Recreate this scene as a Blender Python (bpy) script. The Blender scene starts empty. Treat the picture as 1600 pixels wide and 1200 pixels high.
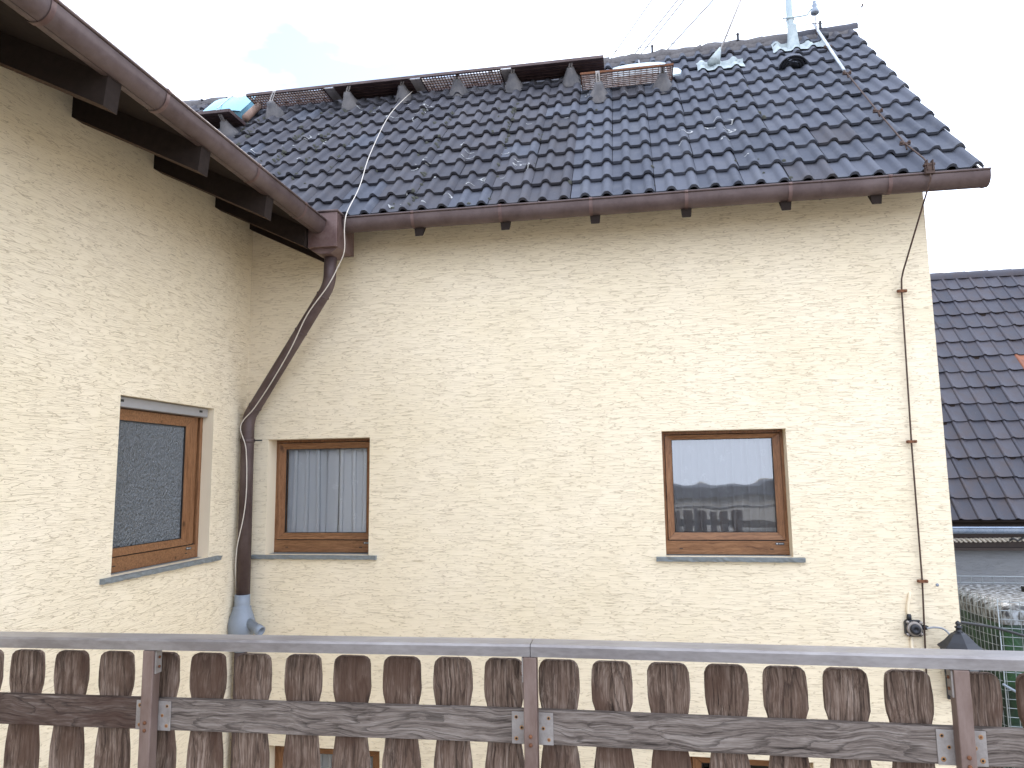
import bpy, bmesh, math, random
from mathutils import Vector, Matrix, noise
random.seed(7)
rnd = random.uniform
S = bpy.context.scene
COL = S.collection
rad = math.radians

# ------------------------------------------------------------------ camera
cam_d = bpy.data.cameras.new('camera')
cam = bpy.data.objects.new('camera', cam_d)
COL.objects.link(cam)
yaw, pitch, roll = -0.16664, 0.124315, -0.013038
fw = Vector((math.sin(yaw) * math.cos(pitch), math.cos(yaw) * math.cos(pitch), math.sin(pitch)))
rt = Vector((math.cos(yaw), -math.sin(yaw), 0))
up = rt.cross(fw)
r2 = rt * math.cos(roll) + up * math.sin(roll)
u2 = -rt * math.sin(roll) + up * math.cos(roll)
m = Matrix((r2, u2, -fw)).transposed().to_4x4()
m.translation = Vector((3.57175, -6.2, 0))
cam.matrix_world = m
cam_d.sensor_width = 36
cam_d.lens = 1118.19 * 36 / 1600
cam_d.clip_start = 0.05
cam_d.clip_end = 3000
S.camera = cam

# ------------------------------------------------------------------ sky, sun, exposure
SUN_EL, SUN_AZ = rad(36), rad(12)          # behind the house, a little to the right
W = bpy.data.worlds.new('World')
S.world = W
W.use_nodes = True
wt = W.node_tree
wt.nodes.clear()
wo = wt.nodes.new('ShaderNodeOutputWorld')
bg = wt.nodes.new('ShaderNodeBackground')
sky = wt.nodes.new('ShaderNodeTexSky')
sky.sky_type = 'NISHITA'
sky.sun_disc = False
sky.sun_elevation = SUN_EL
sky.sun_rotation = SUN_AZ
sky.air_density = 1.0
sky.dust_density = 0.4
sky.ozone_density = 2.5
tc = wt.nodes.new('ShaderNodeTexCoord')
mp = wt.nodes.new('ShaderNodeMapping')
mp.inputs['Scale'].default_value = (1, 1, 2.2)
mp.inputs['Location'].default_value = (0.84, 4.04, 1.82)
cn = wt.nodes.new('ShaderNodeTexNoise')
cn.inputs['Scale'].default_value = 2.6
cn.inputs['Detail'].default_value = 6
cn.inputs['Roughness'].default_value = 0.5
cr = wt.nodes.new('ShaderNodeValToRGB')
cr.color_ramp.elements[0].position = 0.30
cr.color_ramp.elements[0].color = (0.22, 0.22, 0.22, 1)
cr.color_ramp.elements[1].position = 0.415
cr.color_ramp.elements[1].color = (1, 1, 1, 1)
mx = wt.nodes.new('ShaderNodeMix')
mx.data_type = 'RGBA'
mx.inputs['B'].default_value = (10.2, 11.3, 13.6, 1)
wt.links.new(tc.outputs['Generated'], mp.inputs['Vector'])
wt.links.new(mp.outputs['Vector'], cn.inputs['Vector'])
wt.links.new(cn.outputs['Fac'], cr.inputs['Fac'])
wt.links.new(cr.outputs['Color'], mx.inputs['Factor'])
wt.links.new(sky.outputs['Color'], mx.inputs['A'])
wt.links.new(mx.outputs['Result'], bg.inputs['Color'])
bg.inputs['Strength'].default_value = 0.12
wt.links.new(bg.outputs['Background'], wo.inputs['Surface'])
sl = bpy.data.lights.new('sun', 'SUN')
sl.energy = 1.3
sl.angle = rad(10)
sl.color = (1, 0.95, 0.88)
sun = bpy.data.objects.new('sun', sl)
COL.objects.link(sun)
sd = Vector((math.sin(SUN_AZ) * math.cos(SUN_EL), math.cos(SUN_AZ) * math.cos(SUN_EL), math.sin(SUN_EL)))
sun.rotation_euler = sd.to_track_quat('Z', 'Y').to_euler()
sun.location = (6, 30, 25)
S.cycles.max_bounces = 7
S.cycles.diffuse_bounces = 4
S.cycles.glossy_bounces = 3
S.cycles.transparent_max_bounces = 10
S.cycles.caustics_reflective = False
S.cycles.caustics_refractive = False
S.view_settings.view_transform = 'Standard'
S.view_settings.look = 'None'
S.view_settings.gamma = 1
S.view_settings.use_curve_mapping = False
S.view_settings.exposure = 0.98

# ------------------------------------------------------------------ materials
def nodes(name):
    mt = bpy.data.materials.new(name)
    mt.use_nodes = True
    nt = mt.node_tree
    return mt, nt, nt.nodes['Principled BSDF'], nt.nodes, nt.links

def N(nt, kind, **kw):
    n = nt.nodes.new('ShaderNode' + kind)
    for k, v in kw.items():
        if k in n.inputs:
            n.inputs[k].default_value = v
        else:
            setattr(n, k, v)
    return n

def ramp(nt, src, stops, interp='LINEAR'):
    r = nt.nodes.new('ShaderNodeValToRGB')
    r.color_ramp.interpolation = interp
    e = r.color_ramp.elements
    while len(e) < len(stops):
        e.new(0.5)
    for el, (p, c) in zip(e, stops):
        el.position = p
        el.color = (c, c, c, 1) if isinstance(c, (int, float)) else (*c, 1)
    nt.links.new(src, r.inputs['Fac'])
    return r.outputs['Color']

def mix(nt, fac, a, b, mode='MIX'):
    x = nt.nodes.new('ShaderNodeMix')
    x.data_type = 'RGBA'
    x.blend_type = mode
    for s, v in (('Factor', fac), ('A', a), ('B', b)):
        if isinstance(v, bpy.types.NodeSocket):
            nt.links.new(v, x.inputs[s])
        elif isinstance(v, (int, float)):
            x.inputs[s].default_value = v if s == 'Factor' else (v, v, v, 1)
        else:
            x.inputs[s].default_value = (*v, 1)
    return x.outputs['Result']

def math_(nt, op, a, b=0.0, c=0.0):
    x = nt.nodes.new('ShaderNodeMath')
    x.operation = op
    for i, v in enumerate((a, b, c)):
        if isinstance(v, bpy.types.NodeSocket):
            nt.links.new(v, x.inputs[i])
        else:
            x.inputs[i].default_value = v
    return x.outputs[0]

def coords(nt, scale=(1, 1, 1), kind='Position', jitter=False):
    if kind == 'Position':
        src = nt.nodes.new('ShaderNodeNewGeometry').outputs['Position']
    else:
        src = nt.nodes.new('ShaderNodeTexCoord').outputs['Object']
    if jitter:
        oi = nt.nodes.new('ShaderNodeObjectInfo')
        sc = N(nt, 'VectorMath', operation='SCALE')
        cb = N(nt, 'CombineXYZ')
        for i in range(3):
            nt.links.new(oi.outputs['Random'], cb.inputs[i])
        nt.links.new(cb.outputs[0], sc.inputs[0])
        sc.inputs['Scale'].default_value = 37.0
        ad = N(nt, 'VectorMath', operation='ADD')
        nt.links.new(src, ad.inputs[0])
        nt.links.new(sc.outputs[0], ad.inputs[1])
        src = ad.outputs[0]
    mpn = N(nt, 'Mapping')
    mpn.inputs['Scale'].default_value = scale
    nt.links.new(src, mpn.inputs['Vector'])
    return mpn.outputs[0]

def noise_(nt, vec, scale, detail=4, rough=0.55, dist=0.0):
    n = N(nt, 'TexNoise', Scale=scale, Detail=detail, Roughness=rough, Distortion=dist)
    nt.links.new(vec, n.inputs['Vector'])
    return n.outputs['Fac']

def bump(nt, bs, h, strength, dist):
    b = N(nt, 'Bump', Strength=strength, Distance=dist)
    nt.links.new(h, b.inputs['Height'])
    nt.links.new(b.outputs['Normal'], bs.inputs['Normal'])
    return b

def plaster(name, base, dirt, grooves=True, amount=1.0):
    mt, nt, bs, ns, ln = nodes(name)
    v = coords(nt)
    big = noise_(nt, v, 1.3, 4, 0.6)
    fine = noise_(nt, v, 90, 3, 0.6)
    col = mix(nt, ramp(nt, big, [(0.35, 0.0), (0.7, 1.0)]), base, tuple(c * f for c, f in zip(base, (0.95, 0.94, 0.9))))
    if grooves:
        warp = N(nt, 'TexNoise', Scale=7.0, Detail=2)
        ln.new(v, warp.inputs['Vector'])
        wv = N(nt, 'VectorMath', operation='MULTIPLY_ADD')
        ln.new(warp.outputs['Color'], wv.inputs[0])
        wv.inputs[1].default_value = (0.02, 0.02, 0.007)
        ln.new(v, wv.inputs[2])
        def lines(sx, sz, width, off):
            mp2 = N(nt, 'Mapping')
            mp2.inputs['Scale'].default_value = (sx, sx, sz)
            mp2.inputs['Location'].default_value = (off, off * 2, off * 3)
            ln.new(wv.outputs[0], mp2.inputs['Vector'])
            n1 = noise_(nt, mp2.outputs[0], 1.0, 0.6, 0.5)
            d = math_(nt, 'ABSOLUTE', math_(nt, 'SUBTRACT', n1, 0.5))
            return ramp(nt, d, [(0.0, 1.0), (width, 0.0)])
        a = lines(5.0, 58, 0.018, 3.1)
        b = lines(8.0, 94, 0.018, 8.7)
        gate = ramp(nt, noise_(nt, coords(nt, (9, 9, 22)), 1.0, 2, 0.5), [(0.32, 0.0), (0.46, 1.0)])
        gate2 = ramp(nt, noise_(nt, coords(nt, (7, 7, 17)), 1.0, 2, 0.5), [(0.38, 0.0), (0.50, 1.0)])
        g = math_(nt, 'MAXIMUM', math_(nt, 'MULTIPLY', a, gate), math_(nt, 'MULTIPLY', b, gate2))
        gd = math_(nt, 'MULTIPLY', g, 0.50 * amount)
        col = mix(nt, gd, col, dirt)
        h = math_(nt, 'SUBTRACT', math_(nt, 'MULTIPLY', fine, 0.18), g)
        h = math_(nt, 'ADD', h, math_(nt, 'MULTIPLY', noise_(nt, coords(nt, (14, 14, 60)), 1.0, 3, 0.6), 0.4))
        bump(nt, bs, h, 0.6, 0.005)
    else:
        bump(nt, bs, fine, 0.2, 0.003)
    ln.new(col, bs.inputs['Base Color'])
    bs.inputs['Roughness'].default_value = 0.9
    bs.inputs['Specular IOR Level'].default_value = 0.25
    return mt

def metal(name, c1, c2, rough=0.45, metallic=0.6, scale=8.0, stretch=(1, 1, 1), bmp=0.05, spec=0.5):
    mt, nt, bs, ns, ln = nodes(name)
    v = coords(nt, stretch)
    a = noise_(nt, v, scale, 5, 0.65)
    b = noise_(nt, v, scale * 9, 3, 0.6)
    f = math_(nt, 'ADD', math_(nt, 'MULTIPLY', a, 0.75), math_(nt, 'MULTIPLY', b, 0.25))
    ln.new(mix(nt, ramp(nt, f, [(0.38, 0.0), (0.62, 1.0)]), c1, c2), bs.inputs['Base Color'])
    ln.new(ramp(nt, b, [(0.3, rough * 0.8), (0.7, min(1, rough * 1.3))]), bs.inputs['Roughness'])
    bs.inputs['Metallic'].default_value = metallic
    bs.inputs['Specular IOR Level'].default_value = spec
    bump(nt, bs, f, bmp, 0.01)
    return mt

def plain(name, c, rough=0.6, metallic=0.0, var=0.15, scale=20, spec=0.5):
    mt, nt, bs, ns, ln = nodes(name)
    a = noise_(nt, coords(nt), scale, 4, 0.6)
    ln.new(mix(nt, a, tuple(x * (1 - var) for x in c), tuple(min(1, x * (1 + var)) for x in c)), bs.inputs['Base Color'])
    bs.inputs['Roughness'].default_value = rough
    bs.inputs['Metallic'].default_value = metallic
    bs.inputs['Specular IOR Level'].default_value = spec
    return mt

def wood(name, dark, mid, light, axis='z', sc=1.0, weather=0.5, rough=0.75, kind='Object', jitter=True, bmp=0.35, stain=None, rings=0):
    """weathered wood: long grain along `axis`, knots, worn pale fibres over old stain"""
    mt, nt, bs, ns, ln = nodes(name)
    st = {'z': (75, 75, 3.4), 'x': (3.0, 75, 75)}[axis]
    kn = {'z': (7, 7, 4), 'x': (3.2, 9, 9)}[axis]
    base = coords(nt, (1, 1, 1), kind, jitter)
    w1 = N(nt, 'TexNoise', Scale=5.0 * sc, Detail=2)
    ln.new(base, w1.inputs['Vector'])
    wv = N(nt, 'VectorMath', operation='MULTIPLY_ADD')
    ln.new(w1.outputs['Color'], wv.inputs[0])
    wv.inputs[1].default_value = (0.035, 0.035, 0.0) if axis == 'z' else (0.0, 0.03, 0.055)
    ln.new(base, wv.inputs[2])
    def mapped(s):
        q = N(nt, 'Mapping')
        q.inputs['Scale'].default_value = tuple(x * sc for x in s)
        ln.new(wv.outputs[0], q.inputs['Vector'])
        return q.outputs[0]
    grain = noise_(nt, mapped(st), 1.0, 5, 0.7)
    fine = noise_(nt, mapped(tuple(x * 3.6 for x in st)), 1.0, 3, 0.75)
    patch = noise_(nt, mapped(kn), 1.0, 4, 0.6)
    vor = N(nt, 'TexVoronoi', Scale=1.0)
    ln.new(mapped((5.5, 5.5, 3.6) if axis == 'z' else (1.6, 7, 7)), vor.inputs['Vector'])
    knot = ramp(nt, vor.outputs['Distance'], [(0.05, 1.0), (0.12, 0.0)])
    g = math_(nt, 'ADD', math_(nt, 'MULTIPLY', grain, 0.6), math_(nt, 'MULTIPLY', fine, 0.4))
    col = ramp(nt, g, [(0.37, dark), (0.5, mid), (0.63, light)])
    if rings:
        low = noise_(nt, mapped((1.1, 13, 13) if axis == 'x' else (13, 13, 1.3)), 1.0, 1.0, 0.4)
        fr = math_(nt, 'FRACT', math_(nt, 'ADD', math_(nt, 'MULTIPLY', low, rings), math_(nt, 'MULTIPLY', fine, 0.5)))
        ringl = ramp(nt, fr, [(0.0, 1.0), (0.16, 0.55), (0.3, 0.0)])
        col = mix(nt, math_(nt, 'MULTIPLY', ringl, 0.7), col, tuple(x * 0.5 for x in dark))
    if stain:
        col = mix(nt, ramp(nt, math_(nt, 'ADD', math_(nt, 'MULTIPLY', patch, 0.75), math_(nt, 'MULTIPLY', grain, 0.25)),
                           [(0.5 - 0.1 * weather, 0.0), (0.62 - 0.1 * weather, 0.8)]), col, stain)
    crack = ramp(nt, grain, [(0.27, 1.0), (0.36, 0.0)])
    col = mix(nt, crack, col, tuple(x * 0.3 for x in dark))
    col = mix(nt, math_(nt, 'MULTIPLY', knot, 0.8), col, tuple(x * 0.45 for x in dark))
    ln.new(col, bs.inputs['Base Color'])
    bs.inputs['Roughness'].default_value = rough
    bs.inputs['Specular IOR Level'].default_value = 0.3
    bump(nt, bs, math_(nt, 'SUBTRACT', g, math_(nt, 'MULTIPLY', crack, 0.4)), bmp, 0.004)
    return mt

def tile_mat(name, ca, cb, patina, rough=0.72):
    mt, nt, bs, ns, ln = nodes(name)
    oi = ns.new('ShaderNodeObjectInfo')
    v = coords(nt)
    c = mix(nt, oi.outputs['Random'], ca, cb)
    a = noise_(nt, v, 6, 5, 0.65)
    b = noise_(nt, v, 70, 3, 0.6)
    c = mix(nt, ramp(nt, a, [(0.45, 0.0), (0.75, 0.7)]), c, patina)
    spot = noise_(nt, v, 34, 4, 0.7)
    c = mix(nt, ramp(nt, spot, [(0.66, 0.0), (0.72, 0.55)]), c, (0.19, 0.19, 0.18))
    c = mix(nt, ramp(nt, spot, [(0.28, 0.6), (0.34, 0.0)]), c, (0.022, 0.02, 0.018))
    ln.new(c, bs.inputs['Base Color'])
    ln.new(ramp(nt, a, [(0.3, rough), (0.7, rough + 0.2)]), bs.inputs['Roughness'])
    bs.inputs['Specular IOR Level'].default_value = 0.32
    bump(nt, bs, math_(nt, 'ADD', a, math_(nt, 'MULTIPLY', b, 0.4)), 0.25, 0.008)
    return mt

M = {}
M['plaster'] = plaster('plaster_grooved', (0.86, 0.745, 0.555), (0.32, 0.215, 0.11))
M['smooth'] = plaster('plaster_smooth', (0.83, 0.715, 0.53), (0.3, 0.2, 0.1), grooves=False)
M['grey_plaster'] = plaster('grey_plaster', (0.24, 0.25, 0.27), (0.12, 0.12, 0.13), amount=0.4)
M['tile'] = tile_mat('concrete_tile', (0.054, 0.054, 0.066), (0.086, 0.084, 0.097), (0.105, 0.096, 0.097))
M['tile_grey'] = tile_mat('concrete_tile_grey', (0.066, 0.072, 0.092), (0.100, 0.106, 0.130), (0.14, 0.143, 0.158))
M['tile_ntile'] = tile_mat('clay_tile_black', (0.042, 0.042, 0.056), (0.075, 0.070, 0.084), (0.085, 0.064, 0.06), 0.42)
M['tile_rust'] = tile_mat('clay_tile_bare', (0.30, 0.12, 0.07), (0.25, 0.11, 0.07), (0.12, 0.07, 0.06))
M['mortar'] = plain('ridge_mortar', (0.13, 0.12, 0.12), 0.95, var=0.5, scale=30)
M['copper'] = metal('brown_copper', (0.075, 0.048, 0.044), (0.130, 0.093, 0.087), 0.52, 0.35, 7, (0.5, 0.5, 0.5))
M['copper_red'] = metal('brown_copper_box', (0.105, 0.058, 0.051), (0.170, 0.112, 0.101), 0.5, 0.35, 6)
M['beam'] = plain('dark_beam', (0.026, 0.019, 0.016), 0.9, var=0.4, spec=0.08)
M['beam_lit'] = plain('beam_lit_underside', (0.055, 0.032, 0.021), 0.7, var=0.4, spec=0.1)  # paler brown stands in for light on the rafter undersides
M['oak'] = wood('oak_decor', (0.11, 0.048, 0.020), (0.225, 0.105, 0.046), (0.31, 0.162, 0.076), 'x', 1.0, 0.4, 0.42, 'Position', False, 0.08)
M['oak_v'] = wood('oak_decor_upright', (0.11, 0.048, 0.020), (0.215, 0.098, 0.043), (0.295, 0.15, 0.070), 'z', 1.0, 0.4, 0.42, 'Position', False, 0.08)
M['gasket'] = plain('black_gasket', (0.012, 0.011, 0.01), 0.6)
M['slate'] = plain('slate', (0.20, 0.225, 0.235), 0.55, var=0.35, scale=25)
M['roller'] = plain('grey_shutter_case', (0.30, 0.29, 0.285), 0.5, var=0.08)
M['pvc'] = plain('grey_plastic', (0.23, 0.265, 0.315), 0.4, var=0.12, scale=12)
M['white_cable'] = plain('white_cable', (0.62, 0.56, 0.48), 0.5)
M['grey_cable'] = plain('grey_cable', (0.30, 0.31, 0.33), 0.5)
M['black_cable'] = plain('black_cable', (0.03, 0.03, 0.032), 0.4)
M['rail'] = metal('dull_aluminium', (0.19, 0.168, 0.158), (0.31, 0.285, 0.27), 0.36, 0.35, 5, (0.6, 2, 2), 0.03)
M['post'] = metal('brown_post_paint', (0.155, 0.100, 0.078), (0.235, 0.168, 0.140), 0.5, 0.25, 9, (2, 2, 0.5), 0.05)
M['plate'] = metal('galvanised_plate', (0.26, 0.225, 0.20), (0.37, 0.335, 0.305), 0.5, 0.4, 24)
M['rust'] = metal('rust', (0.12, 0.045, 0.02), (0.22, 0.09, 0.04), 0.85, 0.1, 60)
M['rust_stain'] = plain('rust_stain', (0.36, 0.19, 0.08), 0.8, var=0.3, scale=90)
M['hole'] = plain('dark_hole', (0.01, 0.008, 0.007), 0.9)
M['bal'] = wood('weathered_baluster', (0.042, 0.025, 0.017), (0.155, 0.103, 0.074), (0.34, 0.262, 0.208), 'z', 1.0, 0.25, 0.85, 'Object', True, 0.8, stain=(0.082, 0.044, 0.028), rings=9)
M['midrail'] = wood('weathered_rail_board', (0.058, 0.043, 0.034), (0.170, 0.136, 0.114), (0.28, 0.238, 0.205), 'x', 1.0, 0.05, 0.85, 'Object', True, 0.7, rings=17)
M['midrail_dark'] = wood('stained_rail_board', (0.04, 0.026, 0.02), (0.11, 0.075, 0.058), (0.215, 0.175, 0.15), 'x', 1.0, 0.35, 0.85, 'Object', True, 0.7, stain=(0.06, 0.03, 0.02), rings=14)
M['wire'] = metal('rusty_conductor', (0.045, 0.024, 0.017), (0.09, 0.052, 0.036), 0.6, 0.3, 40)
M['iron'] = plain('black_iron', (0.02, 0.021, 0.026), 0.42, 0.2)
M['lamp_glass'] = plain('lamp_glass', (0.10, 0.11, 0.12), 0.15)
M['zinc'] = metal('zinc_pipe', (0.42, 0.45, 0.48), (0.60, 0.63, 0.66), 0.4, 0.5, 10)
M['mast'] = metal('mast_paint', (0.36, 0.43, 0.45), (0.48, 0.55, 0.56), 0.55, 0.1, 7)
M['lead'] = metal('lead_sheet', (0.30, 0.35, 0.36), (0.44, 0.48, 0.47), 0.6, 0.2, 16)
M['strap'] = metal('bracket_strap', (0.42, 0.39, 0.37), (0.60, 0.56, 0.54), 0.5, 0.4, 30)
M['cone'] = metal('support_tile', (0.10, 0.098, 0.105), (0.19, 0.175, 0.17), 0.7, 0.0, 9)
M['walk'] = metal('brown_walkway', (0.055, 0.032, 0.032), (0.10, 0.062, 0.06), 0.55, 0.2, 12)
M['grate'] = metal('rusty_grating', (0.16, 0.085, 0.06), (0.30, 0.21, 0.18), 0.7, 0.2, 18)
M['slat'] = metal('rusty_pale_slat', (0.26, 0.15, 0.11), (0.52, 0.47, 0.44), 0.6, 0.1, 14)
M['hatch'] = plain('pale_blue_hatch', (0.22, 0.46, 0.56), 0.35, var=0.1)
M['hatch_w'] = plain('white_hatch', (0.48, 0.57, 0.61), 0.4, var=0.1)
M['pipe_clay'] = plain('clay_pipe', (0.25, 0.16, 0.12), 0.7, var=0.3)
M['moss'] = plain('moss', (0.062, 0.062, 0.048), 0.95, var=0.6, scale=50)
M['lichen'] = plain('lichen', (0.42, 0.42, 0.41), 0.9, var=0.3, scale=60)
M['ngutter'] = metal('blue_grey_gutter', (0.22, 0.28, 0.38), (0.32, 0.38, 0.48), 0.3, 0.4, 9)
M['rope'] = plain('pale_rope', (0.50, 0.45, 0.38), 0.8, var=0.2)
M['fascia'] = plain('dark_fascia', (0.05, 0.035, 0.03), 0.7, var=0.3)
M['mesh_wire'] = plain('galvanised_mesh', (0.30, 0.33, 0.34), 0.4, 0.4)
M['concrete'] = plain('concrete_block', (0.22, 0.21, 0.20), 0.9, var=0.2, scale=12)
M['ground'] = plain('courtyard_paving', (0.44, 0.38, 0.29), 0.9, var=0.2, scale=4)
M['terrace'] = plain('terrace_tiles', (0.28, 0.26, 0.24), 0.8, var=0.15, scale=6)
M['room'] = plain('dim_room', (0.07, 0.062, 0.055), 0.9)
M['opp'] = plain('opposite_wall', (0.44, 0.42, 0.40), 0.9, scale=3)
M['opp_roof'] = plain('opposite_roof', (0.12, 0.12, 0.135), 0.7, scale=5)
M['sticker'] = plain('dark_sticker', (0.03, 0.032, 0.035), 0.3)
M['sticker_w'] = plain('silver_print', (0.5, 0.5, 0.5), 0.3)

def tank_mats():
    mt, nt, bs, ns, ln = nodes('green_tarpaulin')
    v = coords(nt, (1, 1, 0.6))
    a = noise_(nt, v, 7, 4, 0.6, 0.6)
    ln.new(mix(nt, ramp(nt, a, [(0.42, 0.0), (0.62, 1.0)]), (0.009, 0.026, 0.016), (0.024, 0.080, 0.030)), bs.inputs['Base Color'])
    bs.inputs['Roughness'].default_value = 0.45
    bump(nt, bs, a, 0.7, 0.05)
    M['tarp'] = mt
    mt, nt, bs, ns, ln = nodes('mottled_lid')
    a = noise_(nt, coords(nt, (1, 1, 0.45)), 24, 3, 0.6)
    ln.new(ramp(nt, a, [(0.42, (0.02, 0.018, 0.017)), (0.50, (0.14, 0.135, 0.12)), (0.62, (0.33, 0.35, 0.37))]), bs.inputs['Base Color'])
    bs.inputs['Roughness'].default_value = 0.5
    M['lid'] = mt
tank_mats()

def glass_mat(name, wav, tint=(1, 1, 1), scale=2.0, frost=False, refl=1.0):
    mt = bpy.data.materials.new(name)
    mt.use_nodes = True
    nt = mt.node_tree
    nt.nodes.clear()
    out = nt.nodes.new('ShaderNodeOutputMaterial')
    gl = N(nt, 'BsdfGlossy', Roughness=0.10 if frost else 0.015)
    fr = N(nt, 'Fresnel', IOR=1.75 * refl)
    b = N(nt, 'Bump', Strength=wav, Distance=0.02 if not frost else 0.035)
    st = (1, 1, 1) if not frost else (1, 1, 0.35)
    h = noise_(nt, coords(nt, st), scale, 2 if not frost else 3, 0.5)
    nt.links.new(h, b.inputs['Height'])
    nt.links.new(b.outputs['Normal'], gl.inputs['Normal'])
    mxs = nt.nodes.new('ShaderNodeMixShader')
    nt.links.new(fr.outputs[0], mxs.inputs[0])
    if frost:
        tr = N(nt, 'BsdfDiffuse')
        tr.inputs['Color'].default_value = (0.10, 0.115, 0.125, 1)
        nt.links.new(b.outputs['Normal'], tr.inputs['Normal'])
    else:
        tr = N(nt, 'BsdfTransparent')
        tr.inputs['Color'].default_value = (*tint, 1)
    nt.links.new(tr.outputs[0], mxs.inputs[1])
    nt.links.new(gl.outputs[0], mxs.inputs[2])
    nt.links.new(mxs.outputs[0], out.inputs['Surface'])
    return mt
M['glass'] = glass_mat('window_glass', 0.13, (0.95, 0.96, 0.97), 1.8, refl=1.65)
M['glass_l'] = glass_mat('window_glass_dim', 0.15, (0.95, 0.96, 0.97), 2.2, refl=0.86)
M['frost'] = glass_mat('ornament_glass', 1.0, scale=115, frost=True, refl=1.4)

def curtain_mat():
    mt = bpy.data.materials.new('net_curtain')
    mt.use_nodes = True
    nt = mt.node_tree
    nt.nodes.clear()
    out = nt.nodes.new('ShaderNodeOutputMaterial')
    df = N(nt, 'BsdfDiffuse')
    df.inputs['Color'].default_value = (0.93, 0.94, 0.95, 1)
    tl = N(nt, 'BsdfTranslucent')
    tl.inputs['Color'].default_value = (0.8, 0.8, 0.8, 1)
    a1 = nt.nodes.new('ShaderNodeMixShader')
    a1.inputs[0].default_value = 0.05
    nt.links.new(df.outputs[0], a1.inputs[1])
    nt.links.new(tl.outputs[0], a1.inputs[2])
    tp = N(nt, 'BsdfTransparent')
    a2 = nt.nodes.new('ShaderNodeMixShader')
    v = coords(nt, (1, 1, 1))
    # embroidered sprigs: sparse curls, denser thread
    vor = N(nt, 'TexVoronoi', Scale=6.5, Randomness=0.7)
    nt.links.new(v, vor.inputs['Vector'])
    near = ramp(nt, vor.outputs['Distance'], [(0.20, 1.0), (0.27, 0.0)])
    curl = ramp(nt, math_(nt, 'ABSOLUTE', math_(nt, 'SUBTRACT', noise_(nt, v, 42, 1, 0.5), 0.5)), [(0.0, 1.0), (0.06, 0.0)])
    sprig = math_(nt, 'MULTIPLY', near, curl)
    op = math_(nt, 'ADD', math_(nt, 'MULTIPLY', sprig, 0.15), 0.80)
    nt.links.new(op, a2.inputs[0])
    nt.links.new(tp.outputs[0], a2.inputs[1])
    nt.links.new(a1.outputs[0], a2.inputs[2])
    nt.links.new(a2.outputs[0], out.inputs['Surface'])
    return mt
M['curtain'] = curtain_mat()

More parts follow.
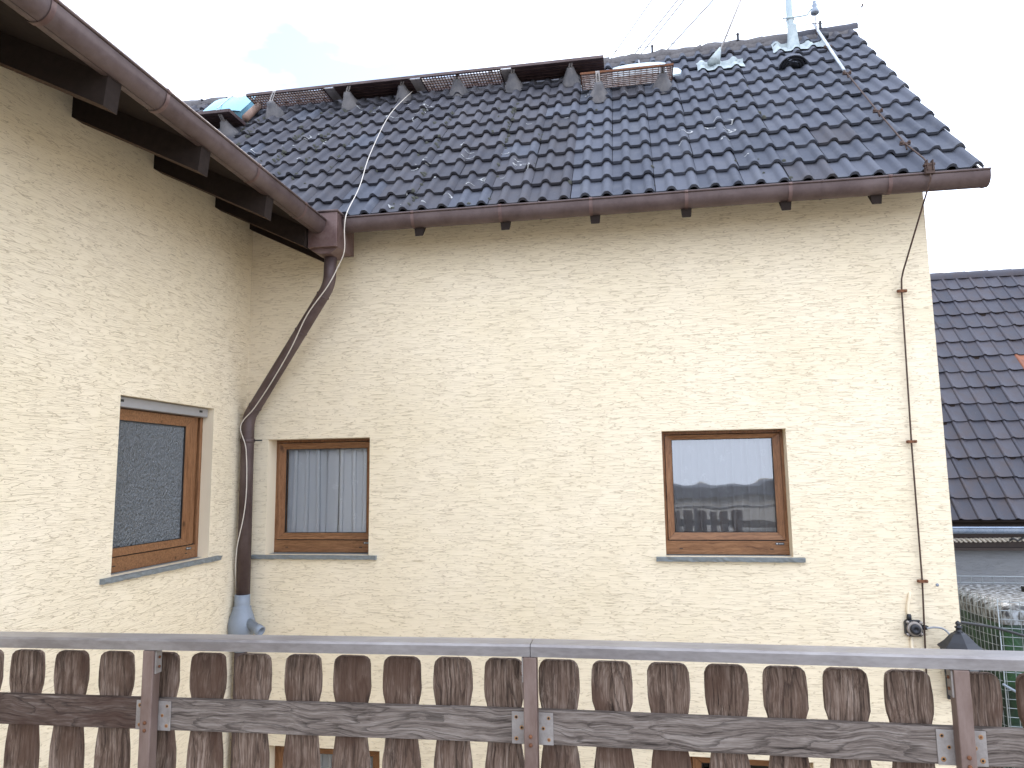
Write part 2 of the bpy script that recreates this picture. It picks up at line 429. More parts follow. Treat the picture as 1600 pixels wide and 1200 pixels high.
# ------------------------------------------------------------------ mesh helpers
class MB:
    def __init__(s):
        s.v, s.f, s.mi, s.sm = [], [], [], []
        s.cur = 0
        s.smooth = False
    def face(s, ids):
        s.f.append(ids); s.mi.append(s.cur); s.sm.append(s.smooth)
    def add(s, vs, fs):
        o = len(s.v)
        s.v += [tuple(p) for p in vs]
        for f in fs:
            s.face([i + o for i in f])
        return s
    def box(s, x0, x1, y0, y1, z0, z1):
        vs = [(x, y, z) for z in (z0, z1) for y in (y0, y1) for x in (x0, x1)]
        return s.add(vs, [(0, 2, 3, 1), (4, 5, 7, 6), (0, 1, 5, 4), (2, 6, 7, 3), (0, 4, 6, 2), (1, 3, 7, 5)])
    def hexa(s, p):
        return s.add(p, [(0, 2, 3, 1), (4, 5, 7, 6), (0, 1, 5, 4), (2, 6, 7, 3), (0, 4, 6, 2), (1, 3, 7, 5)])
    def quad(s, a, b, c, d):
        return s.add([a, b, c, d], [(0, 1, 2, 3)])
    def tube(s, pts, r, n=8, cap=True):
        pts = [Vector(p) for p in pts]
        rs = r if isinstance(r, (list, tuple)) else [r] * len(pts)
        vs, fs = [], []
        ref = None
        for i, p in enumerate(pts):
            t = (pts[min(i + 1, len(pts) - 1)] - pts[max(i - 1, 0)]).normalized()
            if ref is None:
                ref = Vector((0, 0, 1)) if abs(t.z) < 0.9 else Vector((1, 0, 0))
            a = (ref - t * ref.dot(t)).normalized()
            ref = a
            b = t.cross(a)
            for k in range(n):
                an = 2 * math.pi * k / n
                vs.append(p + (a * math.cos(an) + b * math.sin(an)) * rs[i])
        for i in range(len(pts) - 1):
            for k in range(n):
                k2 = (k + 1) % n
                fs.append((i * n + k, i * n + k2, (i + 1) * n + k2, (i + 1) * n + k))
        if cap:
            fs.append(tuple(range(n - 1, -1, -1)))
            fs.append(tuple((len(pts) - 1) * n + k for k in range(n)))
        sm = s.smooth; s.smooth = n > 5
        s.add(vs, fs)
        s.smooth = sm
        return s
    def lathe(s, prof, c, n=16, axis=Vector((0, 0, 1)), facet=False):
        axis = Vector(axis).normalized()
        pts = [Vector(c) + axis * h for r, h in prof]
        ref = Vector((0, 1, 0)) if abs(axis.y) < 0.9 else Vector((1, 0, 0))
        a = (ref - axis * ref.dot(axis)).normalized()
        b = axis.cross(a)
        vs, fs = [], []
        for (r, h), p in zip(prof, pts):
            for k in range(n):
                an = 2 * math.pi * k / n
                vs.append(p + (a * math.cos(an) + b * math.sin(an)) * max(r, 1e-4))
        for i in range(len(prof) - 1):
            for k in range(n):
                k2 = (k + 1) % n
                fs.append((i * n + k, i * n + k2, (i + 1) * n + k2, (i + 1) * n + k))
        fs.append(tuple(range(n - 1, -1, -1)))
        fs.append(tuple((len(prof) - 1) * n + k for k in range(n)))
        sm = s.smooth; s.smooth = not facet
        s.add(vs, fs)
        s.smooth = sm
        return s
    def prism(s, poly, a, b, axis='y'):
        """poly in the two other axes, extruded from a to b along axis"""
        def P(u, v, w):
            return {'y': (u, w, v), 'x': (w, u, v), 'z': (u, v, w)}[axis]
        n = len(poly)
        vs = [P(u, v, a) for u, v in poly] + [P(u, v, b) for u, v in poly]
        fs = [tuple(range(n - 1, -1, -1)), tuple(range(n, 2 * n))]
        for i in range(n):
            j = (i + 1) % n
            fs.append((i, j, n + j, n + i))
        return s.add(vs, fs)
    def data(s, name, mats):
        me = bpy.data.meshes.new(name)
        me.from_pydata(s.v, [], s.f)
        for mt in (mats if isinstance(mats, (list, tuple)) else [mats]):
            me.materials.append(M[mt] if isinstance(mt, str) else mt)
        me.polygons.foreach_set('material_index', s.mi)
        me.polygons.foreach_set('use_smooth', s.sm)
        bm = bmesh.new(); bm.from_mesh(me)
        bmesh.ops.recalc_face_normals(bm, faces=bm.faces)
        bm.to_mesh(me); bm.free()
        me.update()
        return me
    def build(s, name, mats, parent=None, bevel=0.0):
        return obj(name, s.data(name, mats), parent, bevel)

def obj(name, me, parent=None, bevel=0.0):
    o = bpy.data.objects.new(name, me)
    COL.objects.link(o)
    if bevel:
        b = o.modifiers.new('bevel', 'BEVEL')
        b.width = bevel; b.segments = 2; b.limit_method = 'ANGLE'; b.angle_limit = rad(40)
    if parent:
        o.parent = parent
        if parent.type == 'EMPTY':
            o.matrix_parent_inverse = Matrix.Translation(-parent.location)
    return o

def tag(o, label=None, cat=None, group=None, kind=None):
    for k, v in (('label', label), ('category', cat), ('group', group), ('kind', kind)):
        if v:
            o[k] = v
    return o

def thing(name, label, cat, loc, group=None):
    o = bpy.data.objects.new(name, None)
    COL.objects.link(o)
    o.location = loc
    o.empty_display_size = 0.1
    return tag(o, label, cat, group)

def lerp_table(t, x):
    if x <= t[0][0]:
        return t[0][1]
    for (a, va), (b, vb) in zip(t, t[1:]):
        if x <= b:
            return va + (vb - va) * (x - a) / (b - a)
    return t[-1][1]

def wall_holes(mb, u0, u1, z0, z1, holes, axis, face, depth, sgn):
    """wall sheet in (u,z) with openings; axis 'x' = u is X and the wall faces -Y, axis 'y' = u is Y and it faces +X"""
    us = sorted({u0, u1, *[h[0] for h in holes], *[h[1] for h in holes]})
    zs = sorted({z0, z1, *[h[2] for h in holes], *[h[3] for h in holes]})
    def P(u, z, d):
        return (u, face + sgn * d, z) if axis == 'x' else (face + sgn * d, u, z)
    for i in range(len(us) - 1):
        for j in range(len(zs) - 1):
            cu, cz = (us[i] + us[i + 1]) / 2, (zs[j] + zs[j + 1]) / 2
            if any(h[0] < cu < h[1] and h[2] < cz < h[3] for h in holes):
                continue
            for d in (0, depth):
                mb.cur = 0
                mb.quad(P(us[i], zs[j], d), P(us[i + 1], zs[j], d), P(us[i + 1], zs[j + 1], d), P(us[i], zs[j + 1], d))
    mb.cur = 1
    for a, b, c, d in holes:
        for (p, q) in (((a, c), (b, c)), ((b, c), (b, d)), ((b, d), (a, d)), ((a, d), (a, c))):
            mb.quad(P(*p, 0), P(*q, 0), P(*q, depth), P(*p, depth))
    mb.cur = 0
    for (p, q) in (((u0, z0), (u1, z0)), ((u1, z0), (u1, z1)), ((u1, z1), (u0, z1)), ((u0, z1), (u0, z0))):
        mb.quad(P(*p, 0), P(*q, 0), P(*q, depth), P(*p, depth))

# ------------------------------------------------------------------ setting
GZ = -4.3
tag(MB().quad((-300, -300, GZ), (300, -300, GZ), (300, 400, GZ), (-300, 400, GZ)).build('ground', 'ground'), kind='structure')
tag(MB().box(0.03, 9, -9.5, -3.93, -1.78, -1.58).build('terrace_floor', 'terrace'), kind='structure')

# ------------------------------------------------------------------ roof frame of reference
E0 = Vector((0, -0.5, 2.24))
D = Vector((0, 0.681, 0.733)).normalized()
NR = Vector((0, -0.733, 0.681)).normalized()
KT = [(-4, .965), (-2.3, .945), (0, .90), (1.5, .892), (3.4, .915), (4.48, .94), (5.3, .962), (6.3, 1.0)]
kx = lambda x: lerp_table(KT, x)
def roof(x, s, n=0.0):
    return E0 + Vector((x, 0, 0)) + D * s + NR * n
XV = 6.30
TW, GA, S0 = 0.3522, 0.3655, 0.0685
XT = 6.290
PROF = [(a * TW / .315, b * 1.1) for a, b in [(0.0, 0.0), (.062, 0.0), (.072, .006), (.081, .022), (.093, .033), (.108, .036), (.123, .033), (.134, .022), (.143, .005), (.152, 0.0), (.222, 0.0),
        (.231, .006), (.240, .022), (.252, .033), (.267, .036), (.282, .033), (.294, .022), (.303, .008), (.3115, .001)]]
def prof(u):
    return lerp_table(PROF, u % TW)
def hump_n(x, s):
    """height of the tile surface over the roof plane at (x, s)"""
    r = (s / kx(x) - S0) / GA
    t = r - math.floor(r)
    return -0.045 + prof(x - XT) + 0.034 * (1 - t)

# ------------------------------------------------------------------ main house
house = thing('rendered_house', 'cream rendered house wing with dark tiled roof and two brown windows side by side', 'house', (3, 0, GZ))
HOLES = [(0.223, 1.214, -0.705, 0.342), (3.809, 4.813, -0.70, 0.340), (0.30, 1.335, -3.35, -2.352), (3.93, 4.87, -3.35, -2.265)]
mb = MB()
wall_holes(mb, 0.0, 6.012, GZ, 2.66, HOLES, 'x', 0.0, 0.30, 1)
mb.cur = 0
gy = [(0.301, GZ), (4.45, GZ), (4.45, 2.66), (2.22, 5.05), (0.301, 2.98)]
mb.prism(gy, 5.72, 6.012, 'x')
mb.quad((-5, 4.45, GZ), (5.72, 4.45, GZ), (5.72, 4.45, 2.66), (-5, 4.45, 2.66))
mb.build('wall', ['plaster', 'smooth'], house)
# roof deck: front and back slope, following the sagging ridge
def valley(x):
    return 0.02 if x > 0.93 else 0.02 + max(0.0, (0.50 - 0.487 * x)) / 0.733
mb = MB()
xs = [-4 + i * (XV - 0.02 + 4) / 24 for i in range(25)]
for a, b in zip(xs, xs[1:]):
    la, lb = 4.0 * kx(a), 4.0 * kx(b)
    f = [roof(a, valley(a), -0.06), roof(b, valley(b), -0.06), roof(a, la, -0.06), roof(b, lb, -0.06)]
    g = [p - NR * 0.035 for p in f]
    mb.hexa([g[0], g[1], g[2], g[3], f[0], f[1], f[2], f[3]])
    ra, rb = f[2], f[3]
    mb.quad(ra, rb, rb + Vector((0, 2.7, -2.9)), ra + Vector((0, 2.7, -2.9)))
roof_o = mb.build('roof', 'beam', house)
# tiles
def tile_mesh(i):
    mb = MB()
    L = 0.415
    n = len(PROF)
    vs = []
    j = lambda a: rnd(-a, a)
    tilt = 0.034
    for y, zt in ((0.0, tilt), (L, tilt * (1 - L / GA))):
        for u, z in PROF:
            vs.append((u + 0.0, y + (j(.004) if y == 0 else 0), z + zt + j(.0012)))
    for u, z in PROF:
        vs.append((u, 0.004, z + tilt - 0.026))
    fs, ff = [], []
    for k in range(n - 1):
        fs.append((k, k + 1, n + k + 1, n + k))
        ff.append((2 * n + k, 2 * n + k + 1, k + 1, k))
    mb.smooth = True
    mb.add(vs, fs)
    mb.smooth = False
    mb.add(vs, ff)
    mb.add([vs[0], vs[n], (0, L, vs[n][2] - .026), vs[2 * n], vs[n - 1], vs[2 * n - 1], (PROF[-1][0], L, vs[2 * n - 1][2] - .026), vs[3 * n - 1]],
           [(0, 1, 2, 3), (4, 7, 6, 5)])
    return mb
variants = [tile_mesh(i) for i in range(5)]
tm = {k: [v.data('roof_tile', k) for v in variants] for k in ('tile', 'tile_grey')}
GUT = [(-4, 9.0), (-1.5, 2.3), (-1.0, 2.05), (0.0, 1.1), (0.6, 0.35), (0.95, -0.3)]
cells = []
for c in range(30):
    x0 = XT - (c + 1) * TW
    for r in range(11):
        s = (S0 + GA * r) * kx(x0 + TW / 2)
        lim = lerp_table(GUT, x0 + TW) - 0.6
        if s + 0.4 < lim or x0 < -3.2:
            continue
        if s + .25 < valley(x0 + TW) and x0 < .75:
            continue
        if s > 4.0 * kx(x0) - 0.16:
            continue
        cells.append((c, r, x0, s))
cells.sort(key=lambda q: (q[1] - q[2] * 0.9))
rest = MB()
VENT = (5.30, 5.50)
for i, (c, r, x0, s) in enumerate(cells):
    k0, k1 = kx(x0), kx(x0 + TW)
    sh = (k1 - k0) / TW * (S0 + GA * r)
    xj, sj, nj = rnd(-.003, .003), rnd(-.009, .009), rnd(-.003, .003)
    o0 = roof(x0 + xj, (S0 + GA * r) * k0 + sj, -0.045 + nj)
    ax = Vector((1, 0, 0)) + D * (sh + rnd(-.008, .008)) + NR * rnd(-.008, .008)
    mat4 = Matrix((ax, D * k0, NR)).transposed().to_4x4()
    mat4.translation = o0
    grey = (x0 > 3.05 and random.random() < 0.97) or random.random() < 0.06
    key = 'tile_grey' if grey else 'tile'
    if i < 300:
        o = obj('roof_tile', random.choice(tm[key]), roof_o)
        o.matrix_parent_inverse = mat4
    else:
        v = variants[0]
        rest.smooth = True
        rest.add([mat4 @ Vector(p) for p in v.v], v.f)
if rest.v:
    tag(rest.build('far_roof_tiles', 'tile', roof_o), kind='stuff')
# verge closing board and ridge caps
mb = MB()
for a, b in ((0.0, 4.0),):
    p = [roof(XV - .03, a, -.16), roof(XV - .005, a, -.16), roof(XV - .03, b, -.16), roof(XV - .005, b, -.16)]
    q = [v + NR * 0.10 for v in p]
    mb.hexa([*p, *q])
mb.build('verge_board', 'fascia', house)
x = XV
i = 0
while x > -3.2:
    ln_ = 0.36
    xa, xb = x - ln_, x + 0.02
    mb = MB(); mb.smooth = True
    n = 9
    vs = []
    rough = 0.004 if x > 5.55 else 0.016
    for k in range(5):
        xx = xa + (xb - xa) * k / 4
        c = roof(xx, 4.0 * kx(xx), -0.05)
        for q in range(n):
            an = math.pi * (-0.12 + 1.24 * q / (n - 1))
            rr = 0.105 + (0.008 if k == 4 else 0) + rnd(-rough, rough)
            vs.append(c + Vector((0, -math.cos(an) * rr, math.sin(an) * rr * 0.8 + rnd(-rough, rough))))
    mb.add(vs, [(k * n + q, k * n + q + 1, (k + 1) * n + q + 1, (k + 1) * n + q) for k in range(4) for q in range(n - 1)])
    mb.build('ridge_cap', 'mortar' if x <= 5.9 else 'tile', roof_o)
    x -= ln_
    i += 1
# lumpy mortar bedding under the ridge
mb = MB(); mb.smooth = True
nn = 170
vs = []
for k in range(nn):
    xx = -3.0 + (XV - .05 + 3.0) * k / (nn - 1)
    l = 4.0 * kx(xx)
    d0 = 0.13 + 0.05 * noise.noise(Vector((xx * 5, 0, 0))) + 0.035 * noise.noise(Vector((xx * 17, 3, 0)))
    for q, (ds, hn) in enumerate(((d0 + .03, -.055), (d0, -.01), (d0 * .55, .012), (0.0, .03))):
        vs.append(roof(xx, l - ds, hn + 0.012 * noise.noise(Vector((xx * 23, q * 5, 1)))))
mb.add(vs, [(k * 4 + q, k * 4 + q + 1, (k + 1) * 4 + q + 1, (k + 1) * 4 + q) for k in range(nn - 1) for q in range(3)])
mb.build('ridge_mortar', 'mortar', roof_o)
# roof vent tile
mb = MB(); mb.smooth = True
vs = []
VX, VS_ = 5.395, 2.80
for k, (sc_, ds) in enumerate(((1.0, 0.0), (0.92, 0.10), (0.45, 0.24), (0.1, 0.30))):
    for q in range(11):
        an = math.pi * q / 10
        vs.append(roof(VX - math.cos(an) * 0.15 * sc_, VS_ + ds, -0.01 + math.sin(an) * 0.125 * sc_))
mb.add(vs, [(k * 11 + q, k * 11 + q + 1, (k + 1) * 11 + q + 1, (k + 1) * 11 + q) for k in range(3) for q in range(10)])
mb.build('vent_hood', 'tile_grey', roof_o)
mb = MB()
for k, sc_ in enumerate((0.93, 0.74, 0.55, 0.36)):
    pts = [roof(VX - math.cos(math.pi * q / 14) * 0.15 * sc_, VS_ + 0.012, -0.01 + math.sin(math.pi * q / 14) * 0.125 * sc_) for q in range(15)]
    mb.tube(pts, 0.009, 5)
for q in range(1, 9):
    an = math.pi * q / 9
    mb.tube([roof(VX - math.cos(an) * .03, VS_ + .015, -.01 + math.sin(an) * .02), roof(VX - math.cos(an) * .14, VS_ + .015, -.01 + math.sin(an) * .117)], 0.004, 4)
mb.build('vent_grille', 'iron', roof_o)
# rafter tails of the main roof
for x in (1.04, 1.80, 2.56, 3.32, 4.06, 4.835, 5.51):
    mb = MB()
    b = lambda y: 2.050 + 1.076 * (y + 0.42)
    p = [(-0.42, b(-.42)), (0.02, b(.02)), (0.02, b(.02) + .17), (-0.42, b(-.42) + .13)]
    w0, w1 = 0.036, 0.05
    vs = []
    for sx in (-1, 1):
        for q, (y, z) in enumerate(p):
            vs.append((x + sx * (w0 if q in (0, 1) else w1), y, z))
    mb.add(vs, [(0, 1, 2, 3), (7, 6, 5, 4), (0, 4, 5, 1), (1, 5, 6, 2), (2, 6, 7, 3), (3, 7, 4, 0)])
    mb.build('rafter_tail', 'beam', house, 0.004)
# gutter of the main roof
def gutter_mesh(a, b, bead, back, axis, drop=0.11, wob=0.002):
    """half-round gutter from a to b along axis; bead=(offset, z) of the outer rolled edge, back = offset of the inner edge"""
    mb = MB()
    bo, bz = bead
    rr = abs(back - bo) / 2
    c = (bo + back) / 2
    sg = 1 if bo > back else -1
    sec = []
    for k in range(13):
        an = math.pi * k / 12
        sec.append((c + sg * rr * math.cos(an), bz - 0.012 - (drop - 0.012) * math.sin(an) ** 0.8))
    n = len(sec)
    steps = max(2, int(abs(b - a) / 0.35))
    vs = []
    for i in range(steps + 1):
        t = a + (b - a) * i / steps
        w = wob * noise.noise(Vector((t * 2.1, bo, 0)))
        for th in (0, 0.004):
            for o, z in sec:
                zz = z + w + (th * 0.9)
                oo = c + (o - c) * (1 - th * 9)
                vs.append((t, oo, zz) if axis == 'x' else (oo, t, zz))
    fs = []
    for i in range(steps):
        for h in (0, n):
            for k in range(n - 1):
                fs.append((i * 2 * n + h + k, i * 2 * n + h + k + 1, (i + 1) * 2 * n + h + k + 1, (i + 1) * 2 * n + h + k))
    mb.smooth = True
    mb.add(vs, fs)
    P = (lambda t, o, z: (t, o, z)) if axis == 'x' else (lambda t, o, z: (o, t, z))
    mb.tube([P(a + (b - a) * i / steps, bo, bz + wob * noise.noise(Vector(((a + (b - a) * i / steps) * 2.1, bo, 0)))) for i in range(steps + 1)], 0.010, 8)
    mb.tube([P(a, back, bz), P(b, back, bz)], 0.004, 5)
    return mb, sec, P
def hook_band(t, sec, P, bz, bo, w=0.028):
    mb = MB(); mb.smooth = True
    vs = []
    n = len(sec)
    cx = (sec[0][0] + sec[-1][0]) / 2
    for dt in (-w / 2, w / 2):
        for o, z in sec:
            vs.append(P(t + dt, cx + (o - cx) * 1.045, z - 0.004))
    mb.add(vs, [(k, k + 1, n + k + 1, n + k) for k in range(n - 1)])
    mb.smooth = False
    sg = 1 if sec[0][0] > cx else -1
    o0 = bo + sg * 0.011
    mb.tube([P(t - w / 2, bo, bz), P(t + w / 2, bo, bz)], 0.0135, 8)
    return mb
gm, sec, P = gutter_mesh(1.13, 6.302, (-0.5, 2.24), -0.345, 'x', 0.115)
gm.smooth = False
gm.add([P(6.300, o, z) for o, z in sec], [tuple(range(len(sec)))])
gut = gm.build('gutter', 'copper', house)
for x in (1.76, 2.527, 3.29, 4.06, 4.86, 5.595):
    hook_band(x, sec, P, 2.24, -0.5).build('gutter_bracket', 'copper_red', gut)
for x in (2.86, 5.1):
    hook_band(x, sec, P, 2.24, -0.5, 0.012).build('gutter_joint', 'copper', gut)

# ---- windows
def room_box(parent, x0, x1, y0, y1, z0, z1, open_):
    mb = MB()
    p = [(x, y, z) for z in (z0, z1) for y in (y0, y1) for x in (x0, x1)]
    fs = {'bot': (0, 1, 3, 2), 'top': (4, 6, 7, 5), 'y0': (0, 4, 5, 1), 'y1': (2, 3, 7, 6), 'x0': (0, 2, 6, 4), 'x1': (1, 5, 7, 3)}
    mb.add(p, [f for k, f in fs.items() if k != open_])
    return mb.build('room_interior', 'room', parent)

def window(parent, T, u0, u1, z0, z1, gu0, gu1, gz0, gz1, zl, d, glass, dirn='x', sash_l=None, sash_r=None, sticker=True):
    """T maps (u, depth, z) to the world; frame, sash, pane and lower board set d behind the wall face"""
    hm, vm = ('oak', 'oak_v')
    def B(mb, a, b, c, e, f, g):
        mb.hexa([T(u, y, z) for z in (f, g) for y in (c, e) for u in (a, b)])
    mb = MB()
    B(mb, u0 - .02, u0 + .026, d, d + .07, z0 - .01, z1 + .02)
    B(mb, u1 - .026, u1 + .02, d, d + .07, z0 - .01, z1 + .02)
    B(mb, u0 + .026, u1 - .026, d, d + .07, z1 - .026, z1 + .02)
    w = mb.build('window', vm, parent, 0.003)
    mb = MB()
    B(mb, u0 + .002, u1 - .002, d - .004, d + .05, z0, zl - .006)
    mb.build('lower_board', hm, w, 0.004)
    mb = MB()
    B(mb, u0 + .026, u1 - .026, d + .012, d + .06, zl - .012, zl + .006)
    mb.build('gasket', 'gasket', w)
    su0 = u0 + .030 if sash_l is None else sash_l
    su1 = u1 - .030 if sash_r is None else sash_r
    sz0, sz1 = zl + .003, z1 - .032
    mb = MB()
    f0, f1 = d - .012, d + .05
    def bar(q, e):
        a, b, c, g = q
        o = [(a[0], f0, a[1]), (b[0], f0, b[1]), (c[0], f0 + .012, c[1]), (g[0], f0 + .012, g[1])]
        k = [(x, f1, z) for x, y, z in o]
        mb.cur = e
        mb.add([T(*p) for p in o + k], [(0, 1, 2, 3), (0, 4, 5, 1), (2, 6, 7, 3), (4, 7, 6, 5), (0, 3, 7, 4), (1, 2, 6, 5)])
    A, Bp, Cc, Dd = (su0, sz0), (su1, sz0), (su1, sz1), (su0, sz1)
    a, b, c, e = (gu0, gz0), (gu1, gz0), (gu1, gz1), (gu0, gz1)
    g = .0012
    bar(((A[0] + g, A[1]), (Bp[0] - g, Bp[1]), (b[0] - g, b[1]), (a[0] + g, a[1])), 0)
    bar(((Bp[0], Bp[1] + g), (Cc[0], Cc[1] - g), (c[0], c[1] - g), (b[0], b[1] + g)), 1)
    bar(((Cc[0] - g, Cc[1]), (Dd[0] + g, Dd[1]), (e[0] + g, e[1]), (c[0] - g, c[1])), 0)
    bar(((Dd[0], Dd[1] - g), (A[0], A[1] + g), (a[0], a[1] + g), (e[0], e[1] - g)), 1)
    mb.cur = 2
    B(mb, su0 + .01, su1 - .01, d + .03, d + .032, gz1 + .012, sz1 - .005)
    mb.build('sash', [hm, vm, 'gasket'], w)
    mb = MB()
    for (a1, b1, c1, e1) in ((gu0, gu0 + .005, gz0, gz1), (gu1 - .005, gu1, gz0, gz1), (gu0, gu1, gz0, gz0 + .005), (gu0, gu1, gz1 - .005, gz1)):
        B(mb, a1, b1, d + .004, d + .014, c1, e1)
    mb.build('glazing_seal', 'gasket', w)
    mb = MB()
    nu = 2
    mb.quad(T(gu0 - .01, d + .018, gz0 - .01), T(gu1 + .01, d + .018, gz0 - .01), T(gu1 + .01, d + .018, gz1 + .01), T(gu0 - .01, d + .018, gz1 + .01))
    mb.build('pane', glass, w)
    for uu in (u0 + (u1 - u0) * .13, u0 + (u1 - u0) * .86):
        mb = MB()
        B(mb, uu - .014, uu + .014, d - .006, d - .003, z0 + .042, z0 + .049)
        mb.build('drain_slot', 'gasket', w)
    if sticker:
        mb = MB()
        zz = zl - .028
        uu = u1 - .075 if sticker != 2 else u1 - .13
        B(mb, uu - .034, uu + .034, d - .007, d - .003, zz - .011, zz + .009)
        mb.cur = 1
        B(mb, uu - .028, uu - .016, d - .008, d - .006, zz - .005, zz + .005)
        B(mb, uu - .010, uu + .028, d - .008, d - .006, zz - .003, zz + .001)
        mb.build('type_plate', ['sticker', 'sticker_w'], w)
    return w

def sill(parent, T, u0, u1, z, out, back):
    mb = MB()
    n = 40
    vs = []
    for k in range(n + 1):
        u = u0 + (u1 - u0) * k / n
        j = lambda a: 0.006 * noise.noise(Vector((u * 30, a, z)))
        vs += [T(u, back, z + .006), T(u, -out - j(0), z), T(u, -out + .006 - j(3) * 1.5, z - .02 + j(9)), T(u, -out + .012 + j(5), z - .034 + j(1) * .8), T(u, back, z - .034)]
    fs = []
    for k in range(n):
        for q in range(4):
            fs.append((k * 5 + q, k * 5 + q + 1, (k + 1) * 5 + q + 1, (k + 1) * 5 + q))
    fs += [(0, 1, 2, 3, 4), tuple(n * 5 + q for q in (4, 3, 2, 1, 0))]
    mb.add(vs, fs)
    return mb.build('sill', 'slate', parent)

TX = lambda u, y, z: (u, y, z)
wl = window(house, TX, 0.223, 1.214, -0.700, 0.342, 0.322, 1.128, -0.524, 0.255, -0.585, 0.165, 'glass_l', sticker=True)
wl['label'] = 'left window with net curtain parted in the middle'
sill(wl, TX, 0.105, 1.292, -0.708, 0.045, 0.16)
wr = window(house, TX, 3.809, 4.813, -0.695, 0.340, 3.893, 4.726, -0.515, 0.271, -0.577, 0.13, 'glass', sticker=True)
wr['label'] = 'right window with full net curtain reflecting the bright sky'
sill(wr, TX, 3.727, 4.898, -0.704, 0.045, 0.125)
w3 = window(house, TX, 0.30, 1.335, -3.34, -2.352, 0.41, 1.225, -3.15, -2.45, -3.21, 0.14, 'glass_l', sticker=False)
w4 = window(house, TX, 3.93, 4.87, -3.34, -2.265, 4.03, 4.77, -3.15, -2.36, -3.21, 0.14, 'glass_l', sticker=False)
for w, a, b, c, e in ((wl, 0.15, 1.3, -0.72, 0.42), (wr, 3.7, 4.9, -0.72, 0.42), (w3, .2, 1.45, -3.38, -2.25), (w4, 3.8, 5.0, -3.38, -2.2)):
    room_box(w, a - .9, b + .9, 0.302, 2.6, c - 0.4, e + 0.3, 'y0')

def curtain(label, x0, x1, z0, z1, y, pleats, gap=None):
    mb = MB(); mb.smooth = True
    n = int((x1 - x0) * 190)
    vs = []
    ph = 0
    for k in range(n + 1):
        x = x0 + (x1 - x0) * k / n
        f = pleats * (1 + 0.35 * noise.noise(Vector((x * 3.3, y, 2))))
        ph += f * 2 * math.pi / n * (x1 - x0)
        am = 0.040 + 0.010 * noise.noise(Vector((x * 5, 4, 1)))
        for i in range(7):
            t = i / 6
            xx = x + 0.030 * math.sin(2 * ph + .6) + 0.012 * (1 - t) * math.sin(ph * .31 + 1.2)
            vs.append((xx, y + am * math.sin(ph) + 0.006 * (1 - t) * math.sin(ph * 2.1), z0 + (z1 - z0) * t))
    fs = []
    for k in range(n):
        x = x0 + (x1 - x0) * (k + .5) / n
        for i in range(6):
            if gap and gap(x, z0 + (z1 - z0) * (i + .5) / 6):
                continue
            fs.append((k * 7 + i, (k + 1) * 7 + i, (k + 1) * 7 + i + 1, k * 7 + i + 1))
    # stitched hem
    mb.add(vs, fs)
    o = len(mb.v)
    hem = []
    for k in range(n + 1):
        for i in range(2):
            b = vs[k * 7]
            hem.append((b[0], b[1] - .003, z0 + .001 + .10 * i))
    mb.add(hem, [(k * 2, (k + 1) * 2, (k + 1) * 2 + 1, k * 2 + 1) for k in range(n) if not (gap and gap(x0 + (x1 - x0) * (k + .5) / n, z0))])
    return tag(mb.build('net_curtain', 'curtain'), label, 'curtain', 'net curtains behind the brown windows')
def gap_l(x, z):
    return abs(x - .71) < 0.020 or abs(x - .80) < .014
curtain('white net curtain parted in the middle behind the left brown window', 0.20, 1.30, -0.56, 0.36, 0.278, 8, gap_l)
curtain('white pleated net curtain drawn across the right brown window', 3.76, 4.90, -0.56, 0.36, 0.245, 8)
curtain('net curtain behind the lower window seen through the left part of the railing', 0.25, 1.4, -3.25, -2.38, 0.36, 10)

# ------------------------------------------------------------------ left house
lhouse = thing('eaves_house', 'cream rendered house on the left with overhanging dark eaves and frosted window', 'house', (0, -4, GZ))
mb = MB()
LH = (-1.69, -0.54, -0.668, 0.590)
wall_holes(mb, -9.0, -0.001, GZ, 2.70, [LH], 'y', 0.0, 0.28, -1)
mb.build('wall', ['plaster', 'smooth'], lhouse)
TY = lambda u, y, z: (-y, u, z)
wf = window(lhouse, TY, -1.69, -0.54, -0.665, 0.535, -1.595, -0.765, -0.495, 0.425, -0.553, 0.105, 'frost', 'y', sash_l=-1.655, sash_r=-0.672, sticker=2)
wf['label'] = 'frosted window with grey shutter case in the left house'
mb = MB()
for a, b, c, d in ((-0.668, -0.640, .100, .16), (-0.612, -0.590, .115, .16), (-0.578, -0.542, .098, .17)):
    mb.box(-d, -c, a, b, -0.55 if b < -.58 else -.664, 0.528)
mb.box(-.16, -.112, -.64, -.612, -.55, .528)
mb.build('shutter_guide', 'oak_v', wf, 0.003)
MB().box(-.17, -.13, -.590, -.578, -.66, .528).build('guide_slot', 'gasket', wf)
mb = MB()
mb.box(-.20, -.045, -1.689, -.556, 0.512, 0.587)
mb.build('shutter_case', 'roller', wf, 0.006)
for y in (-1.62, -.66):
    MB().box(-.047, -.043, y - .02, y + .02, 0.548, 0.566).build('case_clip', 'gasket', wf)
sill(wf, TY, -1.795, -0.395, -0.672, 0.045, 0.11)
room_box(wf, -2.6, -0.282, -2.3, -.1, -1.0, .9, 'x1')
